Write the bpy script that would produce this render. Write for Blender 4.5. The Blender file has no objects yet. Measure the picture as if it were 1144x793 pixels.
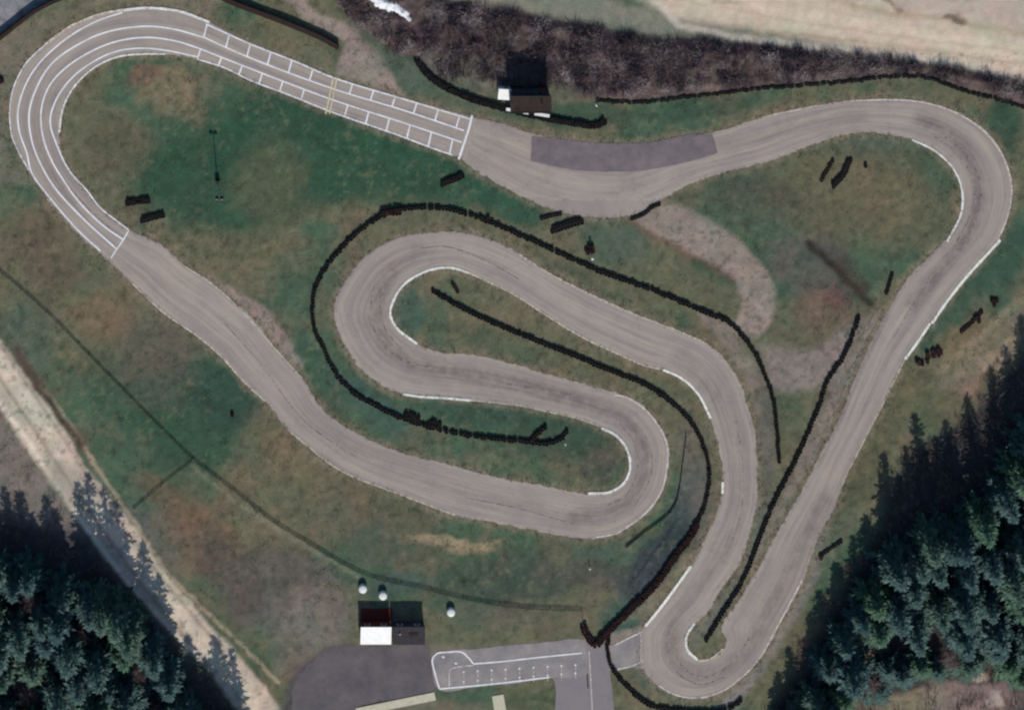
import bpy, math, random
import numpy as np
from mathutils import Vector
from mathutils.geometry import delaunay_2d_cdt

S = 0.15                       # metres per photo pixel
R = math.radians
rng = np.random.default_rng(7)
random.seed(7)
sc = bpy.context.scene
COL = sc.collection

# ------------------------------------------------------------------ camera, sky, sun, exposure
H = 1200.0
OX, OY = -0.09 * H, 0.40 * H   # the satellite stands north of the track, so tall things lean south
cam = bpy.data.cameras.new('camera'); co = bpy.data.objects.new('camera', cam); COL.objects.link(co)
co.location = (OX, OY, H)
W_M = 1144 * S
cam.sensor_width = 36; cam.lens = 36 * H / W_M
cam.shift_x = -OX / W_M; cam.shift_y = -OY / W_M
cam.clip_start = 10; cam.clip_end = 9000
sc.camera = co
SUN_EL, SUN_AZ = 37.0, 175.0   # azimuth clockwise from north (+Y)
w = bpy.data.worlds.new('World'); sc.world = w; w.use_nodes = True
nt = w.node_tree; sky = nt.nodes.new('ShaderNodeTexSky'); sky.sky_type = 'NISHITA'; sky.sun_disc = False
sky.sun_elevation = R(SUN_EL); sky.sun_rotation = R(SUN_AZ); sky.ozone_density = 5.0; sky.air_density = 1.2
nt.links.new(sky.outputs[0], nt.nodes['Background'].inputs[0]); nt.nodes['Background'].inputs[1].default_value = 0.085
sl = bpy.data.lights.new('sun', 'SUN'); so = bpy.data.objects.new('sun', sl); COL.objects.link(so)
sl.energy = 3.75; sl.angle = R(0.6); sl.color = (1, 0.945, 0.88)
az, el = R(SUN_AZ), R(SUN_EL)
sd = Vector((math.sin(az) * math.cos(el), math.cos(az) * math.cos(el), math.sin(el)))
so.rotation_euler = sd.to_track_quat('Z', 'Y').to_euler()
sc.view_settings.view_transform = 'Standard'; sc.view_settings.look = 'None'
sc.view_settings.exposure = 0.0; sc.view_settings.gamma = 1
sc.cycles.pixel_filter_type = 'BLACKMAN_HARRIS'; sc.cycles.filter_width = 2.3
sc.cycles.max_bounces = 4; sc.cycles.diffuse_bounces = 2
K = 0.80                       # how bright a sunlit albedo of 1 comes out here

# ------------------------------------------------------------------ helpers
def wp(x, y, z=0.0):
    return ((x - 572) * S, (396.5 - y) * S, z)
def lin(c):
    return tuple((v / 255 / 12.92 if v <= 10 else ((v / 255 + 0.055) / 1.055) ** 2.4) for v in c)
def alb(*c):
    return tuple(min(0.85, v / K) for v in lin(c))
def spline(P, step=2.0, closed=False, jit=0.0):
    P = [np.array(p[:2], float) for p in P]; n = len(P); out = []
    rg = range(n if closed else n - 1)
    for i in rg:
        p1, p2 = P[i], P[(i + 1) % n]
        p0 = P[i - 1] if (closed or i > 0) else 2 * p1 - p2
        p3 = P[(i + 2) % n] if (closed or i + 2 < n) else 2 * p2 - p1
        d = lambda a, b: max(np.linalg.norm(b - a) ** 0.5, 1e-3)
        t0 = 0; t1 = t0 + d(p0, p1); t2 = t1 + d(p1, p2); t3 = t2 + d(p2, p3)
        m = max(1, int(np.linalg.norm(p2 - p1) / step))
        for k in range(m):
            t = t1 + (t2 - t1) * k / m
            A1 = (t1 - t) / (t1 - t0) * p0 + (t - t0) / (t1 - t0) * p1
            A2 = (t2 - t) / (t2 - t1) * p1 + (t - t1) / (t2 - t1) * p2
            A3 = (t3 - t) / (t3 - t2) * p2 + (t - t2) / (t3 - t2) * p3
            B1 = (t2 - t) / (t2 - t0) * A1 + (t - t0) / (t2 - t0) * A2
            B2 = (t3 - t) / (t3 - t1) * A2 + (t - t1) / (t3 - t1) * A3
            out.append((t2 - t) / (t2 - t1) * B1 + (t - t1) / (t2 - t1) * B2)
    if not closed: out.append(P[-1])
    o = np.array(out)
    if jit:
        r = rng.normal(0, jit, o.shape); r = (r + np.roll(r, 1, 0)) / 1.6; o = o + r
    return o
def inside(pts, poly):
    x, y = pts[:, 0], pts[:, 1]; c = np.zeros(len(pts), bool); n = len(poly)
    for i in range(n):
        x1, y1 = poly[i]; x2, y2 = poly[(i + 1) % n]
        if y1 == y2: continue
        k = ((y1 > y) != (y2 > y)) & (x < (x2 - x1) * (y - y1) / (y2 - y1) + x1)
        c ^= k
    return c
def dist_poly(pts, line, closed=False):
    d = np.full(len(pts), 1e9, np.float32)
    L = np.asarray(line, np.float32); p = pts.astype(np.float32)
    n = len(L)
    for i in range(n if closed else n - 1):
        a, b = L[i], L[(i + 1) % n]; ab = b - a; q = float(ab @ ab) + 1e-9
        lo = np.minimum(a, b) - 60; hi = np.maximum(a, b) + 60
        m = np.nonzero((p[:, 0] > lo[0]) & (p[:, 0] < hi[0]) & (p[:, 1] > lo[1]) & (p[:, 1] < hi[1]))[0]
        if len(m) == 0: continue
        v = p[m] - a; t = np.clip(v @ ab / q, 0, 1)[:, None]
        dd = v - t * ab
        d[m] = np.minimum(d[m], np.sqrt((dd * dd).sum(1)))
    return d
_g = {}
def vnoise(x, y, seed):
    if seed not in _g: _g[seed] = np.random.default_rng(seed).random((257, 257))
    G = _g[seed]; xi = np.floor(x).astype(int); yi = np.floor(y).astype(int); fx = x - xi; fy = y - yi
    fx = fx * fx * (3 - 2 * fx); fy = fy * fy * (3 - 2 * fy)
    a = G[xi % 257, yi % 257]; b = G[(xi + 1) % 257, yi % 257]; c = G[xi % 257, (yi + 1) % 257]; d = G[(xi + 1) % 257, (yi + 1) % 257]
    return (a * (1 - fx) + b * fx) * (1 - fy) + (c * (1 - fx) + d * fx) * fy
def fbm(x, y, sc_, seed, o=4):
    r = 0; amp = 1; t = 0
    for i in range(o):
        r = r + amp * vnoise(x / sc_ * 2 ** i + 13 * i, y / sc_ * 2 ** i + 7 * i, seed + i); t += amp; amp *= 0.55
    return r / t
def sstep(a, b, x):
    t = np.clip((x - a) / (b - a), 0, 1); return t * t * (3 - 2 * t)

def mesh_np(name, V, F, mat, parent=None, smooth=False):
    me = bpy.data.meshes.new(name)
    if isinstance(F, np.ndarray):
        n, k = F.shape
        me.vertices.add(len(V)); me.vertices.foreach_set('co', np.asarray(V, np.float32).ravel())
        me.loops.add(n * k); me.loops.foreach_set('vertex_index', F.astype(np.int32).ravel())
        me.polygons.add(n); me.polygons.foreach_set('loop_start', np.arange(0, n * k, k, dtype=np.int32))
        me.update(calc_edges=True); me.validate()
    else:
        me.from_pydata([tuple(v) for v in V], [], F); me.update()
    for m in (mat if isinstance(mat, list) else [mat]): me.materials.append(m)
    if smooth: me.polygons.foreach_set('use_smooth', np.ones(len(me.polygons), bool))
    o = bpy.data.objects.new(name, me); COL.objects.link(o)
    if parent: o.parent = parent
    return o
def setcol(o, cols, name='Col'):
    a = o.data.color_attributes.new(name, 'FLOAT_COLOR', 'POINT')
    c = np.ones((len(o.data.vertices), 4), np.float32); c[:, :cols.shape[1]] = cols
    a.data.foreach_set('color', c.ravel())
def tag(o, label=None, cat=None, group=None, kind=None):
    if label: o['label'] = label
    if cat: o['category'] = cat
    if group: o['group'] = group
    if kind: o['kind'] = kind
    return o
def empty(name, loc, label, cat, group=None, rz=0):
    e = bpy.data.objects.new(name, None); COL.objects.link(e); e.location = loc; e.rotation_euler = (0, 0, rz)
    e.empty_display_size = 0.3
    return tag(e, label, cat, group)
class MB:
    def __init__(s): s.v = []; s.f = []
    def add(s, V, F):
        n = len(s.v); s.v += [tuple(p) for p in V]; s.f += [tuple(i + n for i in f) for f in F]; return s
    def box(s, c, d, rz=0, tilt=0):
        x, y, z = d[0] / 2, d[1] / 2, d[2] / 2; V = []
        for a in (-1, 1):
            for b in (-1, 1):
                for e in (-1, 1):
                    X, Y, Z = a * x, b * y, e * z
                    if tilt: Y, Z = Y * math.cos(tilt) - Z * math.sin(tilt), Y * math.sin(tilt) + Z * math.cos(tilt)
                    V.append((c[0] + X * math.cos(rz) - Y * math.sin(rz), c[1] + X * math.sin(rz) + Y * math.cos(rz), c[2] + Z))
        return s.add(V, [(0, 1, 3, 2), (4, 6, 7, 5), (0, 4, 5, 1), (2, 3, 7, 6), (0, 2, 6, 4), (1, 5, 7, 3)])
    def lathe(s, c, prof, n=16):
        V = []; F = []
        for (r, z) in prof:
            for k in range(n):
                a = 2 * math.pi * k / n; V.append((c[0] + r * math.cos(a), c[1] + r * math.sin(a), c[2] + z))
        m = len(prof)
        for i in range(m - 1):
            for k in range(n):
                F.append((i * n + k, i * n + (k + 1) % n, (i + 1) * n + (k + 1) % n, (i + 1) * n + k))
        F.append(tuple(range(n - 1, -1, -1))); F.append(tuple(range((m - 1) * n, m * n)))
        return s.add(V, F)
    def tube(s, p, q, r0, r1=None, n=8):
        r1 = r0 if r1 is None else r1; p = Vector(p); q = Vector(q); d = (q - p).normalized()
        u = d.orthogonal().normalized(); v = d.cross(u); V = []
        for c, r in ((p, r0), (q, r1)):
            for k in range(n):
                a = 2 * math.pi * k / n; V.append(c + u * (r * math.cos(a)) + v * (r * math.sin(a)))
        F = [(k, (k + 1) % n, n + (k + 1) % n, n + k) for k in range(n)] + [tuple(range(n - 1, -1, -1)), tuple(range(n, 2 * n))]
        return s.add(V, F)
    def build(s, name, mat, parent=None, bevel=0.0, smooth=False):
        o = mesh_np(name, s.v, s.f, mat, parent, smooth)
        if bevel:
            m = o.modifiers.new('b', 'BEVEL'); m.width = bevel; m.segments = 2
        return o

# ------------------------------------------------------------------ materials
def newmat(name, rough=0.9, spec=0.25):
    m = bpy.data.materials.new(name); m.use_nodes = True; b = m.node_tree.nodes['Principled BSDF']
    b.inputs['Roughness'].default_value = rough; b.inputs['Specular IOR Level'].default_value = spec
    return m, m.node_tree, b
def N(nt, t, **kw):
    n = nt.nodes.new(t)
    for k, v in kw.items(): setattr(n, k, v)
    return n
def noise(nt, scale, detail=4, vec=None, rough=0.6, dist=0.0):
    n = N(nt, 'ShaderNodeTexNoise'); n.inputs['Scale'].default_value = scale; n.inputs['Detail'].default_value = detail
    n.inputs['Roughness'].default_value = rough; n.inputs['Distortion'].default_value = dist
    if vec is None:
        g = N(nt, 'ShaderNodeNewGeometry'); vec = g.outputs['Position']
    nt.links.new(vec, n.inputs['Vector']); return n.outputs['Fac']
def ramp(nt, fac, stops):
    r = N(nt, 'ShaderNodeValToRGB'); e = r.color_ramp.elements
    while len(e) < len(stops): e.new(0.5)
    for el_, (p, c) in zip(e, stops):
        el_.position = p; el_.color = (*c, 1) if hasattr(c, '__len__') else (c, c, c, 1)
    nt.links.new(fac, r.inputs[0]); return r.outputs[0]
def mul(nt, a, b, mode='MULTIPLY', f=1.0):
    m = N(nt, 'ShaderNodeMix', data_type='RGBA', blend_type=mode); m.inputs[0].default_value = f
    if not hasattr(a, 'is_output'): m.inputs[6].default_value = (*a, 1)
    else: nt.links.new(a, m.inputs[6])
    if not hasattr(b, 'is_output'): m.inputs[7].default_value = (*b, 1)
    else: nt.links.new(b, m.inputs[7])
    return m.outputs[2]
def mixf(nt, fac, a, b):
    m = mul(nt, a, b, 'MIX'); nt.links.new(fac, m.node.inputs[0]); return m
def bump(nt, b, h, strength, dist):
    n = N(nt, 'ShaderNodeBump'); n.inputs['Strength'].default_value = strength; n.inputs['Distance'].default_value = dist
    nt.links.new(h, n.inputs['Height']); nt.links.new(n.outputs[0], b.inputs['Normal'])

def mat_ground():
    m, t, b = newmat('ground_soil_and_grass', 0.95, 0.1)
    a = N(t, 'ShaderNodeVertexColor', layer_name='Col').outputs[0]
    n1 = ramp(t, noise(t, 0.55, 5, rough=0.7), [(0.25, (0.80, 0.82, 0.80)), (0.5, (1, 1, 1)), (0.75, (1.20, 1.17, 1.15))])
    n2 = ramp(t, noise(t, 3.2, 5, rough=0.75), [(0.25, 0.72), (0.5, 1.0), (0.75, 1.28)])
    lumn = N(t, 'ShaderNodeRGBToBW'); t.links.new(a, lumn.inputs[0])
    full = mul(t, n1, n2); soft = mul(t, (1, 1, 1), full, 'MIX', 0.30)
    c = mul(t, a, mixf(t, ramp(t, lumn.outputs[0], [(0.24, 0.0), (0.42, 1.0)]), full, soft))
    n3 = ramp(t, noise(t, 0.16, 4), [(0.3, (0.94, 1.05, 1.0)), (0.7, (1.08, 0.97, 0.98))])
    c = mul(t, c, n3)
    t.links.new(c, b.inputs['Base Color'])
    bump(t, b, noise(t, 2.5, 8, rough=0.8), 0.55, 0.22)
    return m
def mat_asphalt(name, col, streak=True, bstr=0.25, blot=1.0):
    m, t, b = newmat(name, 0.88, 0.25)
    n2 = ramp(t, noise(t, 6.0, 5, rough=0.8), [(0.25, 0.90), (0.75, 1.10)])
    n3 = ramp(t, noise(t, 0.22, 5, rough=0.65), [(0.28, (0.88, 0.89, 0.92)), (0.5, (1, 1, 1)), (0.72, (1.10, 1.06, 1.03))])
    if blot > 1:
        n3 = ramp(t, noise(t, 0.30, 6, rough=0.7), [(0.3, (0.72, 0.74, 0.80)), (0.5, (1, 1, 1)), (0.7, (1.32, 1.26, 1.18))])
    if streak:
        uv = N(t, 'ShaderNodeVertexColor', layer_name='UVc').outputs[0]   # r = across 0..1, g = along/100 m, b = racing-line wear
        sp = N(t, 'ShaderNodeSeparateColor'); t.links.new(uv, sp.inputs[0])
        cx = N(t, 'ShaderNodeCombineXYZ')
        m1 = N(t, 'ShaderNodeMath', operation='MULTIPLY'); m1.inputs[1].default_value = 26; t.links.new(sp.outputs[0], m1.inputs[0])
        m2 = N(t, 'ShaderNodeMath', operation='MULTIPLY'); m2.inputs[1].default_value = 12; t.links.new(sp.outputs[1], m2.inputs[0])
        t.links.new(m1.outputs[0], cx.inputs[0]); t.links.new(m2.outputs[0], cx.inputs[1])
        s1 = ramp(t, noise(t, 0.7, 5, cx.outputs[0], 0.65), [(0.3, (0.84, 0.83, 0.85)), (0.5, (0.99, 0.99, 0.99)), (0.72, (1.14, 1.12, 1.08))])
        s2 = ramp(t, noise(t, 0.22, 4, cx.outputs[0], 0.6), [(0.35, (0.86, 0.85, 0.88)), (0.5, (1, 1, 1)), (0.66, (1.12, 1.10, 1.05))])
        c = mul(t, mul(t, col, s1), s2)
        nz = noise(t, 0.5, 5, rough=0.7)
        wr = N(t, 'ShaderNodeMath', operation='MULTIPLY'); t.links.new(sp.outputs[2], wr.inputs[0])
        t.links.new(ramp(t, nz, [(0.3, 0.25), (0.6, 1.0)]), wr.inputs[1])
        c = mixf(t, wr.outputs[0], c, mul(t, c, (0.42, 0.39, 0.43)))
        c = mul(t, mul(t, c, n2), n3)
    else:
        c = mul(t, mul(t, n2, n3), col)
    # hairline cracks sealed with tar
    v = N(t, 'ShaderNodeTexVoronoi', feature='DISTANCE_TO_EDGE'); v.inputs['Scale'].default_value = 0.11
    g = N(t, 'ShaderNodeNewGeometry'); ds = N(t, 'ShaderNodeVectorMath', operation='ADD')
    nn = N(t, 'ShaderNodeTexNoise'); nn.inputs['Scale'].default_value = 0.6; t.links.new(g.outputs['Position'], nn.inputs['Vector'])
    sc2 = N(t, 'ShaderNodeVectorMath', operation='SCALE'); sc2.inputs['Scale'].default_value = 3.0; t.links.new(nn.outputs['Color'], sc2.inputs[0])
    t.links.new(g.outputs['Position'], ds.inputs[0]); t.links.new(sc2.outputs[0], ds.inputs[1]); t.links.new(ds.outputs[0], v.inputs['Vector'])
    cr = ramp(t, v.outputs['Distance'], [(0.0, 0.80), (0.012, 1.0)])
    c = mul(t, c, cr, f=0.6)
    t.links.new(c, b.inputs['Base Color'])
    bump(t, b, noise(t, 9, 6, rough=0.8), bstr, 0.03)
    return m
def mat_vary(name, col, scale=2.0, lo=0.75, hi=1.2, rough=0.8, spec=0.3, metal=0.0, bs=0.0):
    m, t, b = newmat(name, rough, spec); b.inputs['Metallic'].default_value = metal
    n = ramp(t, noise(t, scale, 5, rough=0.7), [(0.28, lo), (0.72, hi)])
    t.links.new(mul(t, n, col), b.inputs['Base Color'])
    if bs: bump(t, b, noise(t, scale * 3, 5), bs, 0.03)
    return m
def mat_paint(name, col, under, wear=0.5, scale=2.2):
    m, t, b = newmat(name, 0.75, 0.3)
    f = ramp(t, noise(t, scale, 7, rough=0.78), [(wear - 0.07, 0.0), (wear + 0.07, 1.0)])
    f2 = ramp(t, noise(t, 0.4, 3), [(0.3, 0.75), (0.6, 1.0)])
    c = mixf(t, f, under, mul(t, f2, col))
    t.links.new(c, b.inputs['Base Color']); return m
def mat_foliage(name, c0, c1, c2):
    m, t, b = newmat(name, 0.65, 0.25)
    oi = N(t, 'ShaderNodeObjectInfo')
    f = noise(t, 0.9, 5, rough=0.75)
    c = ramp(t, f, [(0.30, c0), (0.52, c1), (0.72, c2)])
    v = ramp(t, oi.outputs['Random'], [(0, (0.75, 0.85, 0.95)), (0.5, (1.0, 1.0, 1.0)), (1, (1.25, 1.15, 0.9))])
    t.links.new(mul(t, c, v), b.inputs['Base Color'])
    return m
ASPH = alb(143, 134, 126)
M_ground = mat_ground()
M_track = mat_asphalt('old_track_asphalt', ASPH)
M_newasp = mat_asphalt('newer_dark_asphalt', alb(103, 95, 97), False, blot=1.5)
M_padd = mat_asphalt('paddock_asphalt', alb(86, 81, 83), False, blot=2)
M_park = mat_asphalt('paddock_grey_asphalt', alb(126, 121, 119), False, blot=2)
M_drive = mat_asphalt('drive_asphalt', alb(118, 112, 113), False)
M_white = mat_paint('worn_white_line_paint', alb(236, 229, 217), ASPH, 0.38)
M_thin = mat_paint('thin_faded_line_paint', alb(205, 196, 186), ASPH, 0.47)
M_cream = mat_paint('cream_edge_paint', alb(205, 196, 176), alb(138, 129, 118), 0.49)
M_yellow = mat_paint('faded_yellow_paint', alb(204, 189, 146), ASPH, 0.45)
M_kerb = mat_vary('white_kerb_concrete', alb(214, 214, 202), 1.5, 0.8, 1.1, 0.7)
M_kerbw = mat_paint('chipped_kerb_paint', alb(222, 219, 208), alb(138, 130, 120), 0.42, 1.8)
M_tyre = mat_vary('black_tyre_rubber', (0.014, 0.011, 0.011), 1.2, 0.6, 1.6, 0.8, 0.2)
M_tyrer = mat_vary('reddish_tyre_rubber', (0.030, 0.013, 0.012), 1.2, 0.6, 1.6, 0.8, 0.2)
M_plank = mat_vary('dark_stained_planks', (0.030, 0.017, 0.014), 3, 0.6, 1.4, 0.85, 0.2)
M_gmetal = mat_vary('green_coated_wire', (0.018, 0.035, 0.024), 1, 0.8, 1.2, 0.6)
M_galv = mat_vary('galvanised_steel', (0.42, 0.42, 0.40), 3, 0.8, 1.1, 0.5, 0.5, 0.4)
M_whitep = mat_vary('white_painted_metal', (0.80, 0.80, 0.77), 1.5, 0.85, 1.05, 0.55)
M_whiteb = mat_vary('white_plastic', (0.72, 0.75, 0.70), 2.5, 0.82, 1.08, 0.5)
M_redwood = mat_vary('falu_red_boards', (0.13, 0.022, 0.014), 4, 0.7, 1.2, 0.9)
M_roofdk = mat_vary('dark_bitumen_felt', (0.038, 0.034, 0.038), 2.5, 0.6, 1.5, 0.9)
M_roofbr = mat_vary('brown_bitumen_felt', (0.030, 0.019, 0.015), 1.2, 0.5, 1.6, 0.9)
M_navy = mat_vary('dark_blue_boards', (0.035, 0.035, 0.06), 4, 0.7, 1.2, 0.9)
M_glass, _t, _b = newmat('window_glass', 0.08, 0.6); _b.inputs['Base Color'].default_value = (0.03, 0.04, 0.05, 1)
M_black = mat_vary('black_steel', (0.02, 0.02, 0.022), 3, 0.8, 1.2, 0.5)
M_bark = mat_vary('spruce_bark', (0.10, 0.07, 0.05), 6, 0.6, 1.3, 0.95)
M_birch = mat_vary('birch_bark', (0.34, 0.30, 0.30), 3, 0.5, 1.2, 0.9)
M_twig = mat_vary('bare_twigs', (0.14, 0.100, 0.095), 0.35, 0.4, 1.7, 0.95)
M_twigd = mat_vary('dark_bare_twigs', (0.06, 0.045, 0.058), 0.3, 0.4, 1.6, 0.95)
M_twigl = mat_vary('pale_dead_twigs', (0.30, 0.25, 0.24), 0.3, 0.4, 1.5, 0.95)
M_rubber = mat_paint('laid_down_rubber', (0.09, 0.08, 0.085), ASPH, 0.50, 1.2)
M_f1 = mat_foliage('spruce_needles', (0.018, 0.042, 0.040), (0.045, 0.098, 0.085), (0.095, 0.175, 0.155))
M_f2 = mat_foliage('pine_needles', (0.022, 0.052, 0.034), (0.05, 0.115, 0.068), (0.10, 0.185, 0.105))
M_grass = mat_vary('grass_blades', (0.085, 0.105, 0.055), 0.4, 0.6, 1.5, 0.9)
M_dry = mat_vary('dry_grass_blades', (0.26, 0.23, 0.15), 0.5, 0.6, 1.3, 0.9)
M_snow = mat_vary('old_snow', (0.82, 0.83, 0.85), 1.5, 0.8, 1.03, 0.6, bs=0.5)
M_sandc = mat_vary('pale_concrete', alb(178, 172, 150), 1.4, 0.8, 1.12, 0.9)

# ------------------------------------------------------------------ traced outlines (photo pixels, stand for 0.15 m each)
L_EDGE = [(527,131),(560,138),(600,151),(640,157),(666,160),(719,160),(758,153),(798,148),(860,128),(910,118),(950,112.5),(1008,111),(1042,116),
 (1074,128),(1103,148),(1122,175),(1130,201),(1131,220),(1126,243),(1116,268),(1082,306),(1040,361),(1011,401),(989,446),(973,477),(950,522),(929,573),(914,600),
 (897,649),(873,694),(848,737),(825,760),(806,773.6),(780,780),(756,777.6),(735,766),(717,744),(716.5,722),(717,704),(724,694),(747,667),(772,632),(788,600),(800,575),(807,549),(807.5,528),
 (804,504),(793,467),(780,440),(761,422),(741,413),(719,408),(692,396),(653,378),(613,354),(576,330),(550,317),(524,305),(507,299.5),(486.5,300),(465,308),(449,320),
 (439,337),(436,351),(444,367),(465,383),(486,392),(534,397),(571,406),(613,418),(671,434),(698,441.6),(719,453.5),(737,475),(747,498),(746.5,522),(740,549),(724,573),
 (703,588.6),(687,597),(666,601.5),(639,600),(592,591.5),(560,585),(508,575),(444,551),(380,525),(357,508),(325,483),(296,448),(270,424),(249,400),(220,375),(185,351),(148,317),
 (127,297),(110,282),(87,261),(53,222),(33,192),(22,172),(13,151),(10.5,127),(14.5,100),(29,71),(53,47.7),(79.5,29),(111,16),(137.7,11),(164,9),(201,13),(234,25),(280,48),
 (330,68),(372,86),(460,112)]
R_EDGE = [(513,177),(530,190),(561,208),(610,232),(647,241),(687,243),(712,238),(735,226),(760,211),(777,203),(820,190),(860,180),(897,166),(950,149),(992,150),(1019,156),(1045,169),(1064,187),(1074,209),
 (1073.5,237),(1064,260),(1040,285),(1015,310),(993,345),(972,385),(952,430),(936,470),(915,510),(893,553),(868,595),(845,638),(822,675),(806,700),(812,716),(806,728),(795,735),(780,736),(768,725),(766,710),(774,698),
 (790,684),(803,662),(825,631),(839,590),(846,560),(846.5,535),(843,483),(835,453),(825,424),(804,395),(790,384),(761,370),(719,354),(671,333),(613,304),(580,283),(558,272),(518,260),
 (470,261),(439,268),(407,288),(386,314),(374,338),(375,362),(390,394),(405,414),(428,431),(452,440),(490,443),(526,447),(580,453),(613,460),(647,468),(669,476),(688,486),(700,501),(704,520),
 (698,538),(682,549),(655,551),(600,541),(560,534),(505,519.7),(465,510),(428,498),(386,477),(359,456),(336,420),(309,390),(280,352),(265,341),(238,317),(206,296),(183,275),(144,257),(122,243),(98,217),
 (79,192),(68,168),(66,148),(70,122),(82,98),(106,75),(132,63.5),(159,60.5),(185,60.5),(217,65),(251,77),(300,98),(320,106),(386,130),(439,150),(490,169)]
Lc = spline(L_EDGE, 3.0, True); Rc = spline(R_EDGE, 3.0, True)

def fill_px(name, outer, holes, z, mat, grid=None, parent=None):
    """flat sheet from an outline with holes"""
    loops = [outer] + holes; pts = []; edges = []
    for lp in loops:
        n0 = len(pts); pts += [Vector((p[0], p[1])) for p in lp]; n = len(lp)
        edges += [(n0 + i, n0 + (i + 1) % n) for i in range(n)]
    if grid:
        o = np.asarray(outer); xs = np.arange(o[:, 0].min(), o[:, 0].max(), grid); ys = np.arange(o[:, 1].min(), o[:, 1].max(), grid)
        g = np.array(np.meshgrid(xs, ys)).reshape(2, -1).T + rng.uniform(-.2, .2, (len(xs) * len(ys), 2)) * grid
        k = inside(g, outer)
        for h in holes: k &= ~inside(g, h)
        for lp in loops: k &= dist_poly(g, lp, True) > grid * 0.4
        pts += [Vector((p[0], p[1])) for p in g[k]]
    V, E, F, *_ = delaunay_2d_cdt(pts, edges, [], 0, 1e-4)
    V = np.array([(v[0], v[1]) for v in V]); F = np.array([f[::-1] for f in F])
    c = V[F].mean(1); k = inside(c, outer)
    for h in holes: k &= ~inside(c, h)
    F = F[k]
    P = np.zeros((len(V), 3)); P[:, 0] = (V[:, 0] - 572) * S; P[:, 1] = (396.5 - V[:, 1]) * S; P[:, 2] = z
    a = P[F]; nz = np.cross(a[:, 1] - a[:, 0], a[:, 2] - a[:, 0])[:, 2]
    F[nz < 0] = F[nz < 0][:, ::-1]
    o = mesh_np(name, P, F, mat, parent); return o, V

# ------------------------------------------------------------------ ground sheet
xf = np.arange(-93, 93.01, 0.3); yf = np.arange(-66, 66.01, 0.3)
far = np.array([3, 8, 20, 45, 90, 180, 400, 900, 2200.])
xs = np.concatenate([-93 - far[::-1], xf, 93 + far]); ys = np.concatenate([-66 - far[::-1], yf, 66 + far])
GX, GY = np.meshgrid(xs, ys); gx = GX.ravel(); gy = GY.ravel()
px = gx / S + 572; py = 396.5 - gy / S
PP = np.stack([px, py], 1)
n1 = fbm(px, py, 45, 100) - .5; n2 = fbm(px, py, 45, 200) - .5; n3 = fbm(px, py, 14, 300) - .5; n4 = fbm(px, py, 14, 320) - .5
wx = px + n1 * 34 + n3 * 12; wy = py + n2 * 34 + n4 * 12
WP = np.stack([wx, wy], 1); WS = np.stack([px + n3 * 7, py + n4 * 7], 1)
f1 = fbm(px, py, 90, 400); f2 = fbm(px, py, 30, 500)
olive = np.array(alb(92, 94, 73)); green = np.array(alb(66, 90, 70)); brown = np.array(alb(108, 96, 78))
C = olive + (green - olive) * sstep(0.47, 0.62, f1)[:, None]
C = C + (brown - C) * (0.35 * sstep(0.52, 0.70, f2))[:, None]
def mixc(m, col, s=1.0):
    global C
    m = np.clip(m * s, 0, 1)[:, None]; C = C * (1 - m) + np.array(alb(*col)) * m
def ell(cx, cy, rx, ry, col, s=0.8, rot=0, soft=0.55):
    a = R(rot); dx = wx - cx; dy = wy - cy; u = (dx * math.cos(a) + dy * math.sin(a)) / rx; v = (-dx * math.sin(a) + dy * math.cos(a)) / ry
    mixc(1 - sstep(soft, 1.25, np.sqrt(u * u + v * v)), col, s)
def pol(poly, col, s=1.0, soft=4, pts=None):
    pts = WS if pts is None else pts
    i = inside(pts, poly); d = dist_poly(pts, poly, True); d = np.where(i, d, -d)
    mixc(sstep(-soft, soft, d), col, s)
def lin_(line, wd, col, s=1.0, soft=3, pts=None):
    pts = WS if pts is None else pts
    mixc(1 - sstep(wd / 2 - soft / 2, wd / 2 + soft, dist_poly(pts, line)), col, s)
DG = (40, 76, 58); TE = (58, 86, 76); TN = (122, 108, 84); BR = (98, 82, 68); GR = (94, 88, 83); OL = (88, 90, 68)
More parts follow.
